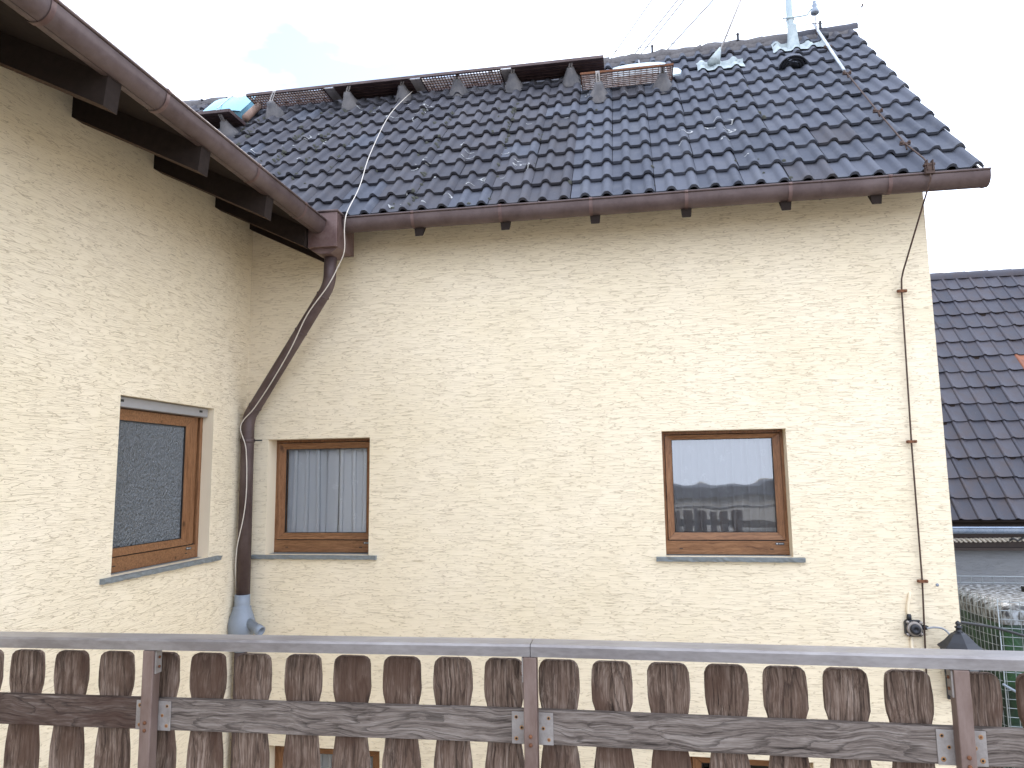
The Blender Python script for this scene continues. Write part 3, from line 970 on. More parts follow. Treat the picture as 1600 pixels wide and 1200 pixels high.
# rafters, boarding, roof
SL = 0.487
zb = lambda x: 2.365 - SL * x
for y in (-7.2, -6.38, -5.56, -4.74, -3.93, -3.11, -2.29, -1.47, -0.645, -0.066):
    mb = MB()
    y2 = y + (0.10 if y < -.1 else .055)
    xt = 0.93 if y < -1 else 0.845
    mb.add([(-.02, y, zb(-.02)), (xt, y, zb(xt)), (xt + .010, y, zb(xt) + .10), (xt + .02, y, zb(xt) + .17), (-.02, y, zb(-.02) + .17),
            (-.02, y2, zb(-.02)), (xt, y2, zb(xt)), (xt + .010, y2, zb(xt) + .10), (xt + .02, y2, zb(xt) + .17), (-.02, y2, zb(-.02) + .17)],
           [(4, 3, 2, 1, 0), (5, 6, 7, 8, 9)])
    mb.cur = 1  # bottom face: its light is painted as the paler brown
    mb.add(mb.v[:10], [(0, 1, 6, 5)])
    mb.cur = 0
    mb.add(mb.v[:10], [(1, 2, 7, 6), (2, 3, 8, 7), (3, 4, 9, 8)])
    mb.build('rafter', ['beam', 'beam_lit'], lhouse)
mb = MB()
zt = lambda x: zb(x) + .175
mb.hexa([(x, y, zt(x) + dz) for dz in (0, .09) for y in (-9.2, 0.6) for x in (-4.2, 0.955)])
mb.build('roof', 'beam', lhouse)
BX, BZ = 1.02, 2.19
gm, sec, P = gutter_mesh(-9.2, -0.595, (BX, BZ), 0.865, 'y', 0.115)
lg = gm.build('gutter', 'copper', lhouse)
for y in (-5.2, -4.38, -3.55, -2.73, -1.72, -0.98):
    hook_band(y, sec, P, BZ, BX, .03).build('gutter_bracket', 'copper_red', lg)
mb = MB()
mb.hexa([(x, y, z + BZ) for z in (-.03, .012) for y in (-9.2, -.6) for x in (.86, .873)])
mb.build('drip_edge', 'copper', lhouse)

# ------------------------------------------------------------------ downpipe
dp = thing('downpipe', 'brown downpipe with box-shaped leader head bending into the corner of the houses', 'downpipe', (0.08, -0.12, GZ))
mb = MB()
b0 = [(x, y, z) for z in (1.952, 2.262) for y in (-.60, -.305) for x in (.858, 1.122)]
mb.hexa(b0)
hd = mb.build('leader_head', 'copper_red', dp, 0.004)
mb = MB()
mb.tube([(.855, -.603, 2.268), (1.125, -.603, 2.268), (1.125, -.302, 2.268), (.855, -.302, 2.268), (.855, -.603, 2.268)], 0.012, 8)
mb.build('rolled_rim', 'copper', hd)
mb = MB()
mb.box(1.00, 1.118, -.305, -.20, 1.975, 2.22)
mb.build('back_section', 'copper_red', dp, 0.004)
mb = MB()
mb.prism([(.86, 1.952), (1.12, 1.952), (1.045, 1.905), (.945, 1.905)], -.56, -.34, 'y')
mb.build('head_bottom', 'copper_red', dp)
mb = MB(); mb.smooth = True
r = .054
A, Bq = Vector((.996, -.43, 1.92)), Vector((.990, -.43, 1.74))
Cq, Dq = Vector((.935, -.405, 1.60)), Vector((.125, -.125, .60))
Eq, Fq = Vector((.082, -.12, .46)), Vector((.088, -.12, -1.06))
def bend(a, b, c, n=7):
    return [a * (1 - t) ** 2 + b * 2 * t * (1 - t) + c * t * t for t in [i / n for i in range(n + 1)]]
path = [A] + bend(Bq, Vector((.985, -.42, 1.67)), Cq) + bend(Dq, Vector((.088, -.12, .555)), Eq) + [Fq]
mb.tube(path, [r] * 9 + [r * 1.06] * 8 + [r * 1.1], 16)
mb.build('pipe', 'copper', dp)
def ring(p, ax, rr, h, name, mat='copper'):
    MB().lathe([(rr - .006, -h), (rr, -h * .6), (rr, h * .6), (rr - .006, h)], p, 16, ax).build(name, mat, dp)
dv = (Dq - Cq).normalized()
ring(Cq + dv * .03, dv, r + .006, .006, 'pipe_joint')
ring(Cq + dv * .42, dv, r + .006, .005, 'pipe_joint')
ring(Dq - dv * .05, dv, r + .008, .006, 'pipe_joint')
ring((.083, -.12, .33), (0, 0, 1), r + .012, .02, 'pipe_clamp')
MB().lathe([(.006, -.05), (.006, .05)], (.175, -.12, .33), 8, (1, 0, 0)).build('clamp_screw', 'iron', dp)
mb = MB()
mb.lathe([(.066, .02), (.068, -.06), (.066, -.08), (.078, -.085), (.08, -.10), (.085, -.12), (.104, -.17), (.118, -.22), (.120, -.26), (.112, -.31), (.092, -.345),
          (.074, -.355), (.072, -.42), (.06, -.425), (.058, -.47)], (.085, -.125, -1.06), 20)
dvv = mb.build('rain_diverter', 'pvc', dp)
a, b = Vector((.15, -.15, -1.27)), Vector((.325, -.20, -1.345))
d_ = (b - a).normalized()
MB().lathe([(.042, 0), (.042, .13), (.047, .135), (.047, .185), (.036, .186), (.034, .10)], a, 14, d_).build('overflow_spout', 'pvc', dvv)
MB().tube([(.085, -.12, -1.5), (.085, -.12, GZ)], .055, 14).build('lower_pipe', 'copper', dp)

# ------------------------------------------------------------------ wires and cables on the houses
def smooth_path(pts, n=6):
    pts = [Vector(p) for p in pts]
    out = []
    for i in range(len(pts) - 1):
        p0, p1, p2, p3 = pts[max(i - 1, 0)], pts[i], pts[i + 1], pts[min(i + 2, len(pts) - 1)]
        for k in range(n):
            t = k / n
            out.append(0.5 * ((2 * p1) + (p2 - p0) * t + (2 * p0 - 5 * p1 + 4 * p2 - p3) * t * t + (3 * p1 - p0 - 3 * p2 + p3) * t ** 3))
    out.append(pts[-1])
    return out
wc = [roof(1.10, 3.12, .06), roof(0.99, 2.4, .05), roof(1.05, 1.3, .045), roof(1.16, .5, .05), (1.185, -.53, 2.275), (1.175, -.56, 2.12), (1.16, -.52, 1.93),
      (1.09, -.49, 1.80), (1.0, -.495, 1.63), (.80, -.455, 1.40), (.62, -.385, 1.12), (.40, -.30, .84), (.20, -.225, .62), (.055, -.20, .46), (.11, -.19, .25),
      (.125, -.185, -.1), (.105, -.185, -.35), (.055, -.19, -.62), (.03, -.16, -.85), (.012, -.10, -1.02), (.008, -.06, -1.2)]
tag(MB().tube(smooth_path(wc), .0047, 6).build('cable', 'white_cable'), 'thin pale cable from the roof twisting down the brown downpipe', 'cable')

lc = thing('lightning_conductor', 'rusty lightning conductor running down the roof and the wall corner', 'conductor', (5.75, -.03, GZ))
pipe_p = [roof(5.83, 4.02, .10), roof(5.835, 3.88, .075), roof(5.80, 2.36, .05)]
MB().tube(pipe_p, .016, 8).build('zinc_sleeve', 'zinc', lc)
wp = [roof(5.80, 2.36, .05), roof(5.80, 2.25, .055), roof(5.81, 1.19, .05), roof(5.82, .45, .055), roof(5.85, .30, .05), roof(5.875, .17, .045), (5.868, -.515, 2.30), (5.868, -.528, 2.18),
      (5.84, -.42, 2.02), (5.79, -.06, 1.60), (5.781, -.035, 1.54), (5.776, -.03, 1.44), (5.756, -.03, .21), (5.752, -.03, -.873), (5.718, -.03, -1.83), (5.70, -.03, GZ)]
MB().tube(wp, .0068, 7).build('wire', 'wire', lc)
for z, x in ((1.438, 5.776), (.211, 5.756), (-.873, 5.752), (-2.4, 5.712)):
    mb = MB()
    mb.box(x - .036, x + .036, -.046, -.024, z - .011, z + .011)
    mb.lathe([(.011, 0), (.011, .03)], (x - .026, -.02, z), 8, (0, -1, 0))
    mb.lathe([(.011, 0), (.011, .03)], (x + .026, -.02, z), 8, (0, -1, 0))
    mb.lathe([(.006, -.03), (.006, .03)], (x, -.01, z), 6, (0, 1, 0))
    mb.build('wall_clamp', 'rust', lc)
for x, s in ((5.80, 2.25), (5.81, 1.19), (5.82, .45), (5.815, 3.15)):
    mb = MB()
    c = roof(x, s, .05)
    mb.box(c.x - .04, c.x + .04, c.y - .010, c.y + .010, c.z - .006, c.z + .012)
    mb.tube([c, c + Vector((0, -.03, -.06))], .006, 6)
    mb.lathe([(.012, 0), (.012, .02)], c + Vector((-.03, -.005, .004)), 6)
    mb.lathe([(.012, 0), (.012, .02)], c + Vector((.03, -.005, .004)), 6)
    mb.build('roof_clamp', 'wire', lc)
mb = MB()
mb.box(5.835, 5.90, -.535, -.505, 2.225, 2.30)
mb.box(5.83, 5.905, -.54, -.50, 2.29, 2.305)
mb.box(5.845, 5.852, -.545, -.50, 2.25, 2.33)
mb.box(5.885, 5.892, -.545, -.50, 2.25, 2.33)
mb.build('gutter_clamp', 'wire', lc)
rp = [roof(x, 4 * kx(x), .10) for x in (3.42, 3.9, 4.5, 5.1, 5.8)]
rp = [p + Vector((0, 0, .01 + .006 * math.sin(i * 3))) for i, p in enumerate(rp)] + [Vector((6.10, 2.18, 5.22)), Vector((6.27, 2.2, 5.235)), Vector((6.33, 2.2, 5.29)), Vector((6.40, 2.2, 5.415))]
MB().tube(rp, .0045, 6).build('ridge_wire', 'wire', lc)
MB().tube([rp[-1] - Vector((.008, 0, .02)), rp[-1] + Vector((.008, 0, .018))], .010, 6).build('rod_tip', 'wire', lc)
for x in (3.95, 4.95, 5.9):
    c = roof(x, 4 * kx(x), .06)
    MB().box(c.x - .012, c.x + .012, c.y - .02, c.y + .02, c.z - .03, c.z + .065).build('ridge_holder', 'iron', lc)

# ------------------------------------------------------------------ roof furniture
def support(parent, x, s, top):
    """cone-shaped support tile with its perforated strap up to `top`"""
    mb = MB(); mb.smooth = True
    base = roof(x, s - .10, -.01)
    vs = []
    n = 12
    ringd = [(.120, -.03), (.102, .015), (.078, .055), (.056, .10), (.044, .138), (.034, .148)]
    for rr, h in ringd:
        c = roof(x, s + .015, h)
        for k in range(n):
            an = 2 * math.pi * k / n
            vs.append(c + Vector((1, 0, 0)) * math.cos(an) * rr + D * math.sin(an) * rr * 1.1)
    fs = [(i * n + k, i * n + (k + 1) % n, (i + 1) * n + (k + 1) % n, (i + 1) * n + k) for i in range(5) for k in range(n)]
    fs.append(tuple(5 * n + k for k in range(n)))
    mb.add(vs, fs)
    mb.build('support_cone', 'cone', parent)
    c = roof(x, s + .015, .138)
    t = Vector(top)
    mb = MB()
    e = (t - c)
    wv = Vector((.022, 0, 0)); tv = Vector((0, -.005, -.005))
    mb.hexa([c - wv, c + wv, c - wv + tv, c + wv + tv, t - wv, t + wv, t - wv + tv, t + wv + tv])
    st = mb.build('strap', 'strap', parent)
    mb = MB()
    for k in (.25, .42, .58, .75):
        q = c + e * k + tv * 1.3
        mb.box(q.x - .005, q.x + .005, q.y - .002, q.y + .001, q.z - .011, q.z + .011)
    mb.build('strap_holes', 'hole', st)

def board_panel(parent, x0, x1, y0, y1, z, th=.03):
    mb = MB()
    mb.box(x0, x1, y0, y1, z, z + th * .5)
    mb.box(x0, x1, y0 - .004, y0 + .02, z - .004, z + th)
    mb.box(x0, x1, y1 - .02, y1 + .002, z - .004, z + th)
    n = int((y1 - y0) / .06)
    for k in range(1, n):
        yy = y0 + (y1 - y0) * k / n
        mb.box(x0, x1, yy - .004, yy + .004, z - .008, z + .001)
    return mb.build('board', 'walk', parent)

def grate_panel(parent, x0, x1, y0, y1, z, mat='grate', cross=.06, pitch_=.035):
    mb = MB()
    mb.box(x0, x1, y0 - .003, y0 + .014, z - .004, z + .03)
    mb.box(x0, x1, y1 - .014, y1 + .003, z - .004, z + .03)
    mb.box(x0, x0 + .014, y0, y1, z - .005, z + .029)
    mb.box(x1 - .014, x1, y0, y1, z - .005, z + .029)
    fr = mb.build('grating_frame', 'walk', parent)
    mb = MB()
    n = max(2, int((y1 - y0) / cross))
    for k in range(1, n):
        yy = y0 + (y1 - y0) * k / n
        mb.box(x0 + .01, x1 - .01, yy - .007, yy + .007, z - .001, z + .006)
    n = max(2, int((x1 - x0) / pitch_))
    for k in range(1, n):
        xx = x0 + (x1 - x0) * k / n
        mb.box(xx - .006, xx + .006, y0 + .01, y1 - .01, z + .005, z + .011)
    mb.build('grating', mat, fr)

wk = thing('roof_walkway', 'long brown roof walkway of boards and gratings below the ridge', 'walkway', roof(1.3, 3.1))
ZW, Y0, Y1 = 4.631, 1.42, 1.74
grate_panel(wk, -.966, .03, Y0, Y1, ZW, cross=.05)
board_panel(wk, .16, 1.11, Y0, Y1, ZW)
grate_panel(wk, 1.24, 2.20, Y0, Y1, ZW, cross=.05)
board_panel(wk, 2.325, 3.385, Y0, Y1, ZW)
for a, b in ((.032, .158), (1.112, 1.238), (2.202, 2.323)):
    MB().box(a, b, Y0 + .03, Y1 - .02, ZW + .004, ZW + .016).build('joint_plate', 'strap', wk)
MB().box(-.966, 3.385, Y0 - .012, Y0 - .005, ZW - .002, ZW + .030).build('edge_strip', 'copper', wk)
for x, s, xt in ((-.66, 2.99, -.587), (.31, 3.05, .382), (.98, 3.10, 1.051), (1.655, 3.11, 1.71), (2.325, 3.09, 2.361), (3.0, 3.09, 3.024)):
    support(wk, x, s, (xt, Y0 - .014, ZW + .03))

wk2 = thing('rusty_grating', 'short rusty louvred step grating in front of the white roof hatch', 'grating', roof(3.65, 2.6))
Z2, A0, A1 = 4.232, 1.03, 1.36
mb = MB()
mb.box(3.14, 4.12, A0 - .003, A0 + .008, Z2 - .002, Z2 + .02)
mb.box(3.14, 3.15, A0, A1, Z2 - .002, Z2 + .02)
mb.box(4.11, 4.12, A0, A1, Z2 - .002, Z2 + .02)
mb.build('frame', 'rust', wk2)
for k in range(9):
    y = A0 + .02 + (A1 - A0 - .03) * k / 8
    MB().box(3.15, 4.11, y - .0085, y + .0085, Z2, Z2 + .008).build('slat', 'slat', wk2)
for k in range(16):
    x = 3.17 + .92 * k / 15
    MB().box(x - .004, x + .004, A0, A1, Z2 + .009, Z2 + .014).build('cross_rod', 'rust', wk2)
for x, s in ((3.33, 2.46), (4.01, 2.55)):
    support(wk2, x, s, (x - .005, A0 - .01, Z2 + .015))

wk3 = thing('roof_step', 'small brown roof step beside the blue skylight at the far left', 'roof step', roof(-1.0, 2.5))
board_panel(wk3, -1.6, -.896, .95, 1.29, 4.178)
MB().box(-1.6, -.896, .937, .946, 4.176, 4.212).build('edge_strip', 'copper', wk3)
MB().box(-.901, -.886, .94, 1.29, 4.173, 4.213).build('end_cap', 'walk', wk3)
support(wk3, -1.04, 2.45, (-1.03, .935, 4.208))

def hatch(name, label, x0, x1, s0, s1, h, mat, slope=0.0):
    t = thing(name, label, 'skylight', roof((x0 + x1) / 2, s0))
    mb = MB()
    p = [roof(x, s, n) for n in (-.04, h) for s in (s0, s1) for x in (x0, x1)]
    mb.hexa(p)
    mb.build('curb', mat, t, .012)
    mb = MB(); mb.smooth = True
    vs = []
    for i in range(9):
        for j in range(5):
            u, v = i / 8, j / 4
            crown = .055 * (1 - (2 * u - 1) ** 4) * (1 - (2 * v - 1) ** 4 * .6)
            vs.append(roof(x0 - .02 + (x1 - x0 + .04) * u, s0 - .02 + (s1 - s0 + .04) * v, h + .004 + crown))
    mb.add(vs, [(i * 5 + j, (i + 1) * 5 + j, (i + 1) * 5 + j + 1, i * 5 + j + 1) for i in range(8) for j in range(4)])
    mb.build('lid', mat, t)
    xm = (x0 + x1) / 2
    MB().tube([roof(xm, s0 - .02, h + .062), roof(xm, s1 + .02, h + .062)], .006, 5).build('lid_seam', 'strap', t)
    return t
hatch('skylight', 'pale blue domed skylight at the far left of the roof', -1.64, -1.10, 3.02, 3.50, .07, 'hatch')
h2 = hatch('roof_hatch', 'white metal roof hatch behind the rusty step grating', 3.50, 4.06, 2.92, 3.26, .03, 'hatch_w')
mb = MB()
mb.prism([(0, 0), (.08, .02), (.10, .12), (.07, .22), (0, .26)], 0, .02, 'z')
me = mb.data('side_flashing', 'hatch_w')
o = obj('side_flashing', me, h2)
mm = Matrix((Vector((1, 0, 0)), D, NR)).transposed().to_4x4(); mm.translation = roof(4.13, 2.74, .04)
o.matrix_parent_inverse = Matrix.Translation(-h2.location) @ mm
tag(MB().lathe([(.045, 0), (.045, .42), (.03, .422)], roof(-.93, 2.78, .05), 12, D).build('clay_pipe', 'pipe_clay'), 'reddish clay pipe end lying beside the blue skylight', 'pipe')

def sheet(parent, x0, x1, s0, s1, name='flashing'):
    mb = MB(); mb.smooth = True
    nx, ny = 26, 8
    vs = []
    for i in range(nx + 1):
        for j in range(ny + 1):
            u, v = i / nx, j / ny
            x = x0 + (x1 - x0) * u
            s = s0 + (s1 - s0) * v + .035 * noise.noise(Vector((x * 6, v * 2, 3))) * (1 if j in (0, ny) else .4)
            xx = x + .03 * noise.noise(Vector((s * 8, x, 5))) * (1 if i in (0, nx) else .2)
            vs.append(roof(xx, s, hump_n(xx, s) * .9 + .018 + .014 * noise.noise(Vector((x * 11, s * 11, 1)))))
    mb.add(vs, [(i * (ny + 1) + j, (i + 1) * (ny + 1) + j, (i + 1) * (ny + 1) + j + 1, i * (ny + 1) + j + 1) for i in range(nx) for j in range(ny)])
    return mb.build(name, 'lead', parent)

ms = thing('roof_mast', 'pale grey-green service mast rising from the ridge beside the insulator', 'mast', roof(5.53, 3.5))
MB().tube([(5.53, 1.93, 4.72), (5.515, 1.93, 5.3), (5.60, 1.93, 8.3)], .037, 14).build('pole', 'mast', ms)
MB().lathe([(.105, 0), (.075, .10), (.058, .26), (.05, .40), (.05, .42)], (5.532, 1.90, 4.66), 14, (0, .05, 1)).build('base_collar', 'lead', ms)
sheet(ms, 5.30, 5.86, 3.36, 3.62)
mb = MB()
mb.lathe([(.045, 0), (.045, .03)], (5.52, 1.93, 5.155), 12)
mb.tube([(5.43, 1.89, 5.165), (5.62, 1.89, 5.165), (5.70, 1.89, 5.175), (5.74, 1.89, 5.235), (5.77, 1.89, 5.24)], .010, 6)
mb.build('arm', 'mast', ms)
MB().lathe([(.045, -.02), (.047, 0), (.03, .045), (.022, .05), (.03, .08), (.022, .10), (.016, .105), (.022, .125), (.01, .14)], (5.785, 1.89, 5.20), 12).build('insulator', 'pvc', ms)
MB().tube(smooth_path([(5.785, 1.89, 5.19), (5.79, 1.90, 5.05), (5.81, 1.98, 4.98), (5.87, 2.03, 5.03)]), .005, 5).build('drop_wire', 'wire', ms)
MB().lathe([(.04, 0), (.045, .03), (.04, .09)], (5.86, 2.04, 4.99), 10, (1, .1, .05)).build('terminal', 'iron', ms)

st = thing('mast_stay', 'grey stay rod of the mast with crumpled lead flashing at its foot', 'stay rod', roof(4.68, 3.15))
MB().tube([(4.70, 1.72, 4.76), (5.575, 1.93, 6.85)], .011, 8).build('rod', 'strap', st)
sheet(st, 4.42, 4.93, 2.98, 3.22)
mb = MB()
mb.tube([roof(4.60, 3.12, .02), (4.70, 1.735, 4.79)], [.075, .014], 8)
mb.build('lead_cone', 'lead', st)

# four service wires from the mast to the next pole behind the house
for i, (a, e) in enumerate((((5.60, 1.93, 7.85), (-6.12, 26.14, 6.95)), ((5.59, 1.93, 7.15), (-4.87, 21.71, 6.25)),
                            ((5.59, 1.93, 7.05), (-4.27, 20.85, 6.15)), ((5.57, 1.93, 6.43), (-2.22, 14.88, 5.53)))):
    o = MB().tube([a, e], .0095, 5).build('overhead_wire', 'grey_cable')
    tag(o, ['overhead wire farthest left of the four against the sky', 'second overhead wire from the left against the sky',
            'third overhead wire from the left against the sky', 'overhead wire nearest the mast stay against the sky'][i], 'wire', 'overhead wires above the ridge')

# moss and lichen on the older tiles
mb = MB(); mb.smooth = True
def lump(c, r):
    n = 6
    vs = [c + NR * r * .8]
    for k in range(n):
        an = 6.283 * k / n + rnd(0, .5)
        vs.append(c + (Vector((1, 0, 0)) * math.cos(an) + D * math.sin(an)) * r * .6 + NR * r * .5 * rnd(.7, 1.1))
    for k in range(n):
        an = 6.283 * k / n + rnd(0, .5)
        vs.append(c + (Vector((1, 0, 0)) * math.cos(an) + D * math.sin(an)) * r * rnd(.8, 1.2) - NR * .008)
    fs = [(0, 1 + k, 1 + (k + 1) % n) for k in range(n)] + [(1 + k, 7 + k, 7 + (k + 1) % n, 1 + (k + 1) % n) for k in range(n)]
    mb.add(vs, fs)
seams = [(c, rnd(0, 1) ** 2 * (1.0 if XT - c * TW < 3.2 else .15)) for c in range(4, 26)]
for c, dens in seams:
    for k in range(int(170 * dens)):
        x = XT - c * TW + rnd(-.03, .012) - (TW / 2 if random.random() < .3 else 0)
        s = rnd(.1, 3.0)
        if noise.noise(Vector((x * 1.5, s * 1.7, 0))) < -.05 or s < lerp_table(GUT, x) - .3:
            continue
        lump(roof(x, s, hump_n(x, s)), rnd(.010, .028))
tag(mb.build('moss', 'moss'), 'small dark moss clumps dotted along the tile joints', 'moss', kind='stuff')
mb = MB()
for k in range(210):
    x, s = rnd(-.6, 4.8), rnd(.15, 3.0)
    if noise.noise(Vector((x * .8, s * .9, 9))) < (-.02 if x < 3 else .22) or s < lerp_table(GUT, x) - .3:
        continue
    r0 = rnd(.02, .055)
    a0, a1 = rnd(0, 6.3), rnd(1.2, 3.8)
    n = 9
    vs = []
    for i in range(n):
        an = a0 + a1 * i / (n - 1)
        w = .0052 * math.sin(math.pi * (i + .6) / (n + .2)) * rnd(.6, 1.5) + .001
        for rr in (r0 - w, r0 + w):
            px_, ps = x + math.cos(an) * rr * 1.3, s + math.sin(an) * rr * rnd(.9, 1.1)
            vs.append(roof(px_, ps, hump_n(px_, ps) + .006))
    mb.add(vs, [(i * 2, i * 2 + 1, i * 2 + 3, i * 2 + 2) for i in range(n - 1)])
tag(mb.build('lichen', 'lichen'), 'pale curled lichen streaks on the old roof tiles', 'lichen', kind='stuff')

# ------------------------------------------------------------------ wall fittings and lantern
jb = thing('junction_box', 'weathered grey junction box at the foot of the conductor wire', 'junction box', (5.664, -.03, -1.23))
mb = MB()
mb.prism([(5.602 + a, -1.292 + b) for a, b in ((.0, .015), (.015, 0), (.112, 0), (.125, .015), (.125, .108), (.112, .122), (.015, .122), (0, .108))], -.035, 0.003, 'y')
mb.build('box_base', 'iron', jb, .004)
MB().lathe([(.056, 0), (.054, .016), (.044, .018)], (5.664, -.035, -1.231), 16, (0, -1, 0)).build('cover_ring', 'plate', jb)
MB().lathe([(.040, 0), (.040, .014), (.03, .02), (.012, .022), (.011, .016)], (5.666, -.051, -1.233), 16, (0, -1, 0)).build('cover_screw', 'iron', jb)
for dx, dz in ((.05, .045), (-.05, -.045), (-.045, .048), (.05, -.04)):
    MB().lathe([(.012, 0), (.012, .012)], (5.664 + dx, -.035, -1.231 + dz), 8, (0, -1, 0)).build('corner_screw', 'plate', jb)
MB().lathe([(.018, 0), (.018, .03), (.012, .045)], (5.64, -.018, -1.17), 8, (0, 0, 1)).build('gland', 'iron', jb)
MB().lathe([(.018, 0), (.018, .03), (.012, .045)], (5.727, -.018, -1.225), 8, (1, 0, 0)).build('gland', 'iron', jb)
tag(MB().tube(smooth_path([(5.638, -.012, -1.13), (5.637, -.012, -1.08), (5.655, -.012, -1.0), (5.665, -.006, -.97)]), .012, 7).build('conduit', 'smooth'), 'short painted cable stub above the junction box', 'cable')
tag(MB().tube([(5.648, -.010, -1.295), (5.645, -.010, -1.6), (5.64, -.010, GZ)], .012, 7).build('conduit', 'smooth'), 'painted cable running down below the junction box', 'cable')
tag(MB().tube(smooth_path([(5.75, -.05, -1.225), (5.80, -.055, -1.215), (5.86, -.07, -1.222), (5.89, -.10, -1.26), (5.90, -.15, -1.32)]), .0075, 7).build('lamp_cable', 'grey_cable'), 'grey cable arching from junction box to lantern', 'cable')
tag(MB().lathe([(.013, 0), (.011, .006), (.004, .008)], (5.869, 0, -.905), 10, (0, -1, 0)).build('wall_plug', 'pvc'), 'small grey wall plug beside the conductor wire', 'wall plug')

lt = thing('wall_lantern', 'black hexagonal wall lantern at the house corner behind the railing', 'lantern', (5.915, -.2, -1.7))
c = (5.915, -.2, -1.335)
MB().lathe([(.146, 0), (.150, .012), (.128, .028), (.10, .052), (.072, .085), (.05, .108), (.032, .118), (.03, .124)], c, 6, facet=True).build('hood', 'iron', lt)
MB().lathe([(.03, .12), (.02, .13), (.018, .145), (.026, .15), (.027, .158), (.012, .164), (.02, .176), (.016, .19), (.004, .20)], c, 12).build('finial', 'iron', lt)
MB().lathe([(.105, -.20), (.125, 0)], c, 6, facet=True).build('glass', 'lamp_glass', lt)
mb = MB()
for k in range(6):
    an = 2 * math.pi * k / 6
    # lathe reference axis is +Y
    a = Vector((-math.sin(an), math.cos(an), 0))
    mb.tube([Vector(c) + a * .126, Vector(c) + a * .106 + Vector((0, 0, -.2))], .008, 5)
mb.lathe([(.06, -.27), (.09, -.24), (.115, -.21), (.115, -.195)], c, 6, facet=True)
mb.build('cage', 'iron', lt)
mb = MB()
mb.box(5.87, 5.93, -.02, 0.002, -1.75, -1.50)
mb.tube(smooth_path([(5.90, -.02, -1.62), (5.90, -.10, -1.72), (5.912, -.19, -1.68), (5.915, -.2, -1.60)]), .012, 8)
mb.build('bracket', 'iron', lt)

# ------------------------------------------------------------------ balcony railing
rl = thing('balcony_railing', 'weathered wooden balcony railing with shaped boards under a metal handrail', 'railing', (3.2, -4.0, -1.58))
dz = lambda x: -.0115 * (3.25 - x) if x < 3.25 else 0.0
def railtube(x0, x1):
    mb = MB()
    sec = [(-4.056, -.531), (-3.976, -.531), (-3.976, -.500), (-3.980, -.496), (-4.050, -.497), (-4.056, -.503)]
    n = len(sec)
    vs = []
    for x in (x0, x1):
        vs += [(x, y, z + dz(x)) for y, z in sec]
    mb.add(vs, [tuple(range(n)), tuple(range(2 * n - 1, n - 1, -1))] + [(k, (k + 1) % n, n + (k + 1) % n, n + k) for k in range(n)])
    return mb.build('handrail', 'rail', rl)
railtube(0.02, 3.2535)
railtube(3.2555, 5.9)
BP = [(.036, -.556), (.047, -.5595), (.055, -.568), (.0590, -.581), (.0605, -.62), (.0605, -.648), (.0585, -.668), (.0535, -.690), (.0495, -.708), (.0475, -.722), (.0470, -.745), (.0475, -.770),
      (.0500, -.795), (.0545, -.825), (.0590, -.860), (.0605, -.895), (.0595, -.935), (.0555, -.975), (.0505, -1.005), (.0475, -1.03), (.047, -1.10), (.0475, -1.16), (.051, -1.19), (.0585, -1.24), (.0605, -1.29), (.0595, -1.39), (.046, -1.42)]
def baluster_data(i):
    mb = MB()
    j = [(w + rnd(-.001, .001), z) for w, z in BP]
    poly = [(-w, z) for w, z in j] + [(w + rnd(-.0008, .0008), z) for w, z in reversed(j)]
    mb.prism(poly, -3.986, -3.964, 'y')
    return mb.data('baluster', 'bal')
bds = [baluster_data(i) for i in range(5)]
bx = [1.02, 1.185, 1.35, 1.513, 1.683, 1.851, 2.018, 2.184, 2.343, 2.512, 2.677, 2.841, 3.004, 3.163, 3.327, 3.486, 3.650, 3.810, 3.973, 4.135, 4.297, 4.470, 4.632, 4.794, 4.956]
for x in bx:
    o = obj('baluster', random.choice(bds), rl, .0045)
    o.location = (x + rnd(-.002, .002), rnd(-.0015, .0015), dz(x))
    o.rotation_euler = (0, rnd(-.008, .008) * 0, 0)
def midrail(x0, x1, z0, z1, mat):
    mb = MB()
    n = 14
    vs = []
    L = x1 - x0
    for k in range(n + 1):
        x = x0 + L * k / n
        a, b = .0012 * noise.noise(Vector((x * 9, 1, z0))), .0012 * noise.noise(Vector((x * 9, 5, z0)))
        for y, z in ((-4.013, z0 + a), (-3.988, z0 + a), (-3.988, z1 + b), (-4.013, z1 + b)):
            vs.append((x - x0, y, z + dz(x)))
    fs = [(k * 4 + q, k * 4 + (q + 1) % 4, (k + 1) * 4 + (q + 1) % 4, (k + 1) * 4 + q) for k in range(n) for q in range(4)]
    fs += [(0, 1, 2, 3), tuple(n * 4 + q for q in (3, 2, 1, 0))]
    mb.add(vs, fs)
    o = mb.build('cross_board', mat, rl, .003)
    o.location.x = x0
    return o
PX = (0.80, 2.022, 3.252, 4.408)
for z0, z1 in ((-.787, -.692), (-1.20, -1.10)):
    midrail(0.05, 2.020, z0, z1, 'midrail_dark')
    midrail(2.0225, 3.251, z0, z1, 'midrail')
    midrail(3.2535, 4.4065, z0, z1, 'midrail')
    midrail(4.4095, 5.9, z0, z1, 'midrail')
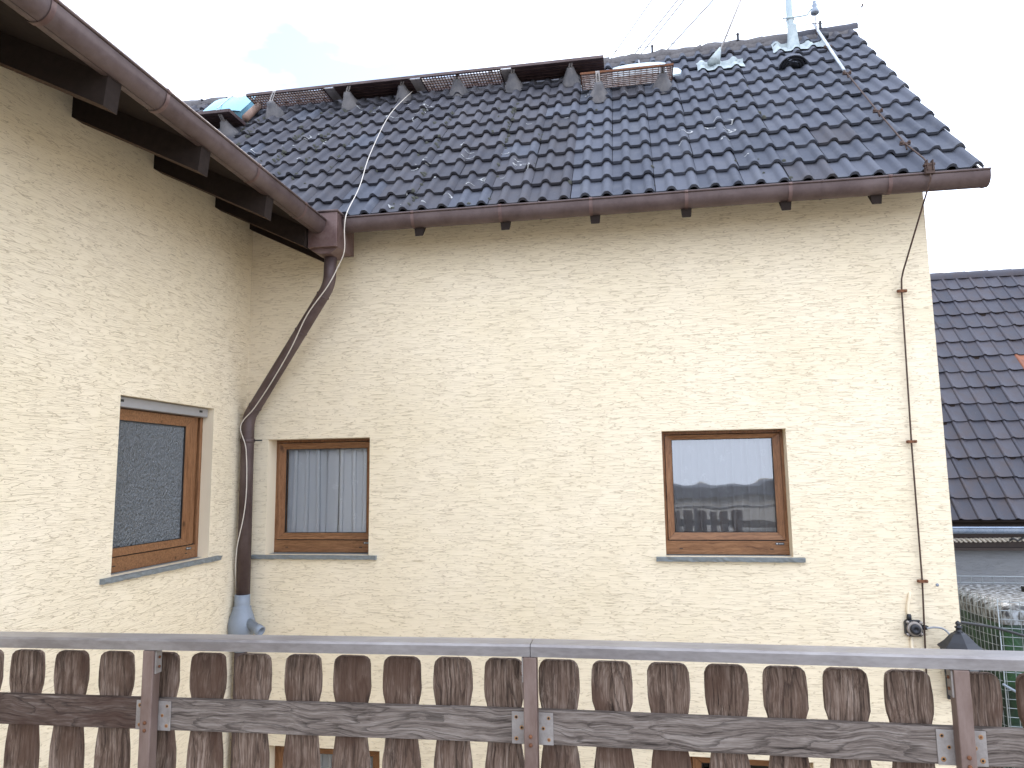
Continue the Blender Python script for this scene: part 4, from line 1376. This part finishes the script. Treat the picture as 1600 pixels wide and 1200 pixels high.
for i, x in enumerate(PX):
    mb = MB()
    mb.box(x - .0195, x + .0195, -4.0555, -4.0175, -1.58, -.5325 + dz(x))
    p = mb.build('post', 'post', rl, .003)
    mb = MB()
    mb.box(x + .0197 if i < 2 else x - .0245, x + .0245 if i < 2 else x - .0197, -4.048, -4.020, -.605 + dz(x), -.536 + dz(x))
    mb.build('side_bracket', 'plate', p)
    for z in (-.556, -.585):
        s_ = 1 if i < 2 else -1
        MB().lathe([(.0045, 0), (.0045, .004)], (x + s_ * .0245, -4.034, z + dz(x)), 7, (s_, 0, 0)).build('bracket_screw', 'rust', p)
    for z in (-.752, -.775, -1.13, -1.17):
        MB().lathe([(.0058, 0), (.0055, .003), (.002, .005)], (x, -4.0555, z + dz(x)), 9, (0, -1, 0)).build('bolt', 'rust', p)
    for zc in (-.742, -1.15):
        mb = MB()
        hw = .0615
        mb.box(x - hw, x + hw, -4.0168, -4.0134, zc - .045 + dz(x), zc + .045 + dz(x))
        pl = mb.build('plate', 'plate', rl, .004 if False else .0012)
        for sx in (-1, 1):
            for ox, oz in ((.048, .030), (.032, .001), (.048, -.030)):
                if i == 1 and ox == .032 and sx < 0:
                    continue
                q = (x + sx * ox, -4.0168, zc + oz + dz(x))
                MB().lathe([(.0062 + rnd(-.001, .001), 0), (.005, .0003)], q, 9, (0, -1, 0)).build('rust_stain', 'rust_stain', pl)
                MB().lathe([(.0034, .0003), (.0030, .0007)], q, 9, (0, -1, 0)).build('screw_hole', 'rust' if random.random() < .3 else 'hole', pl)

# ------------------------------------------------------------------ right: neighbour house, tank, mesh
nh = thing('neighbour_house', 'neighbouring house with black clay tile roof at the right edge', 'house', (9, 4, GZ))
NA, NB = Vector((0, 3.2, -.637)), Vector((0, 6.2, 3.11))
ND = (NB - NA).normalized(); NL = (NB - NA).length
NN = Vector((0, -ND.z, ND.y))
nroof = lambda x, s, n=0: NA + Vector((x, 0, 0)) + ND * s + NN * n
mb = MB()
mb.box(4, 16, 3.5, 9, GZ, -.95)
mb.build('wall', 'grey_plaster', nh)
mb = MB()
mb.hexa([nroof(x, s, n) for n in (-.08, -.03) for s in (0.02, NL) for x in (5, 16)])
mb.quad(nroof(5, NL, -.03), nroof(16, NL, -.03), nroof(16, NL, -.03) + Vector((0, 3, -3.7)), nroof(5, NL, -.03) + Vector((0, 3, -3.7)))
nro = mb.build('roof', 'beam', nh)
NTW, NG = .205, NL / 15.2
npf = [(0, .004), (.006, .018), (.018, .026), (.034, .020), (.052, .004), (.09, -.003), (.14, -.002), (.175, .003), (.202, .008)]
def ntile(mat):
    mb = MB()
    n = len(npf); L = NG * 1.12
    vs = [(u, 0, z + .026) for u, z in npf] + [(u, L, z) for u, z in npf] + [(u, .003, z + .008) for u, z in npf]
    mb.smooth = True
    mb.add(vs, [(k, k + 1, n + k + 1, n + k) for k in range(n - 1)])
    mb.smooth = False
    mb.add(vs, [(2 * n + k, 2 * n + k + 1, k + 1, k) for k in range(n - 1)] + [(0, n, 2 * n), (n - 1, 3 * n - 1, 2 * n - 1)])
    return mb.data('roof_tile', mat)
nt1, nt2 = ntile('tile_ntile'), ntile('tile_rust')
cnt = 0
for r in range(15):
    off = 0
    for c in range(26):
        x = 6.95 + c * NTW + off
        s = .03 + NG * r
        lo = 7.1 + s * .27 - .35
        hi = 8.15 + s * .38 + .5
        if not lo < x < hi:
            continue
        bare = (r == 8 and abs(x - 8.93) < .11)
        o = obj('roof_tile', nt2 if bare else nt1, nro)
        ax = Vector((1, 0, 0)) + NN * rnd(-.02, .02) + ND * rnd(-.012, .012)
        mm = Matrix((ax, ND, NN)).transposed().to_4x4()
        mm.translation = nroof(x, s + rnd(-.006, .006), -.03 + rnd(-.002, .004))
        o.matrix_parent_inverse = mm
for k in range(14):
    x = 7.6 + k * .34
    mb = MB(); mb.smooth = True
    vs = []
    for i, xx in enumerate((x, x + .36)):
        for q in range(9):
            an = math.pi * (-.1 + 1.2 * q / 8)
            rr = .10 + .008 * i
            vs.append(nroof(xx, NL, -.06) + Vector((0, -math.cos(an) * rr, math.sin(an) * rr)))
    mb.add(vs, [(q, q + 1, 9 + q + 1, 9 + q) for q in range(8)])
    mb.build('ridge_cap', 'tile_ntile', nro)
gm, sec, P = gutter_mesh(6.2, 12, (3.10, -.700), 3.21, 'x', .075, .004)
gm.build('gutter', 'ngutter', nh)
MB().box(5, 14, 3.36, 3.50, -.95, -.66).build('fascia', 'fascia', nh)
MB().box(5, 14, 3.33, 3.52, -.985, -.952).build('cornice', 'fascia', nh)
mb = MB()
for ph in (0, math.pi):
    pts = []
    for k in range(240):
        x = 6.6 + k * .012
        pts.append((x, 3.20 + .016 * math.cos(x * 60 + ph), -.842 - .012 * math.sin((x - 6.6) * 2.2) + .016 * math.sin(x * 60 + ph)))
    mb.tube(pts, .013, 5)
tag(mb.build('rope', 'rope'), 'pale twisted rope strung below the neighbouring gutter', 'rope')
tag(MB().tube(smooth_path([(7.86, 3.19, -.86), (7.9, 3.16, -.83), (7.96, 3.18, -.85), (8.02, 3.16, -.80), (8.05, 3.17, -.72)]), .012, 6).build('twig', 'black_cable'), 'dark twig caught in the pale rope', 'twig')

tag(MB().box(6.25, 9.5, .15, 2.6, GZ, -2.55).build('concrete_plinth', 'concrete'), 'grey concrete plinth under the green wrapped water tank', 'plinth')
tk = thing('water_tank', 'green wrapped water tank with a mottled white top inside wire mesh', 'tank', (7.1, 1, -2.55))
mb = MB(); mb.smooth = True
def rrect(x0, x1, y0, y1, r, n=5):
    pts = []
    for cx, cy, a in ((x1 - r, y1 - r, 0), (x0 + r, y1 - r, 90), (x0 + r, y0 + r, 180), (x1 - r, y0 + r, 270)):
        for k in range(n):
            an = rad(a + 90 * k / (n - 1))
            pts.append((cx + math.cos(an) * r, cy + math.sin(an) * r))
    return pts
def loft(mb, lev):
    vs = []
    for i, (z, g, wob) in enumerate(lev):
        pts = rrect(6.47 - g, 7.75 + g, .38 - g, 1.55 + g, .12)
        n = len(pts)
        for k, (x, y) in enumerate(pts):
            w = wob * noise.noise(Vector((x * 6, y * 6, z * 3)))
            vs.append((x + w, y + w, z + w * .5))
    fs = [(i * n + k, i * n + (k + 1) % n, (i + 1) * n + (k + 1) % n, (i + 1) * n + k) for i in range(len(lev) - 1) for k in range(n)]
    fs.append(tuple((len(lev) - 1) * n + k for k in range(n)))
    mb.add(vs, fs)
loft(mb, [(-2.55, 0, .0)] + [(-2.5 + .1 * k, .01 * (k % 2), .03) for k in range(14)])
mb.build('tarpaulin', 'tarp', tk)
mb = MB(); mb.smooth = True
loft(mb, [(-1.27, .012, .02), (-1.22, .016, .02), (-1.16, .012, .015), (-1.125, -.03, .012), (-1.11, -.10, .01)])
mb.build('top_cover', 'lid', tk)
MB().box(6.98, 7.35, .95, 1.12, -1.13, -1.07).build('filler_slot', 'hole', tk)
MB().box(6.95, 7.5, .62, .70, -1.12, -1.085).build('lid_strap', 'iron', tk)
cg = thing('wire_mesh_cage', 'square galvanised wire mesh fencing around the green tank', 'mesh fence', (6.41, .29, -2.55))
zs_ = [-2.5 + .068 * k for k in range(22)]
sagf = lambda y, z: .012 * math.sin(y * 5 + z * 2)
for k, z in enumerate(zs_):
    MB().tube([(6.41 + sagf(y, z), y, z - .05 * math.sin(max(0, min(1, (y - .29) / 1.4)) * math.pi)) for y in [1.70 - .14 * q for q in range(11)]], .0028, 4).build('mesh_wire', 'mesh_wire', cg)
    MB().tube([(x, .29, z - .02 * math.sin((x - 6.41) * 2.2)) for x in [6.41 + .15 * q for q in range(10)]], .0028, 4).build('mesh_wire', 'mesh_wire', cg)
for q in range(21):
    y = .30 + .07 * q
    MB().tube([(6.412, y, -2.52), (6.412, y, -1.06)], .0028, 4).build('mesh_wire', 'mesh_wire', cg)
for q in range(20):
    x = 6.42 + .07 * q
    MB().tube([(x, .288, -2.52), (x + .01, .288, -1.06)], .0028, 4).build('mesh_wire', 'mesh_wire', cg)
for q in range(16):
    x = 6.42 + .1 * q
    MB().tube([(x, 1.72, -2.4), (x, 1.72, -1.065)], .0028, 4).build('mesh_wire', 'mesh_wire', cg)
for z in (-1.068, -1.13, -1.2):
    MB().tube([(6.41, 1.72, z), (8.0, 1.72, z)], .0035, 4).build('mesh_wire', 'mesh_wire', cg)
for x, y in ((6.41, .29), (6.41, 1.72)):
    MB().tube([(x, y, -2.55), (x, y, -1.05)], .005, 8).build('mesh_post', 'mesh_wire', cg)
tag(MB().tube(smooth_path([(6.03, .25, -1.22), (6.36, .27, -1.27), (6.6, .262, -1.335), (6.9, .262, -1.40), (7.6, .27, -1.46)]), .011, 8).build('hose', 'black_cable'), 'black hose drooping across the wire mesh', 'hose')
tag(MB().tube(smooth_path([(6.38, .26, -1.70), (6.55, .25, -1.80), (6.62, .245, -1.84), (6.9, .255, -1.83)]), .010, 8).build('hose', 'pvc'), 'grey hose end on the mesh between railing boards', 'hose')

# low building across the yard, seen only in the window reflection
ob = thing('garage_row', 'low garage across the yard mirrored in the right window', 'garage', (4, -16, GZ))
MB().box(-8, 16, -20, -15.5, GZ, -.75).build('wall', 'opp', ob)
MB().box(-8.4, 16.4, -20.4, -15.2, -.75, -.40).build('roof', 'opp_roof', ob)
for k in range(5):
    MB().box(-6 + k * 4.2, -3.2 + k * 4.2, -15.49, -15.44, GZ, -1.7).build('door', 'concrete', ob)
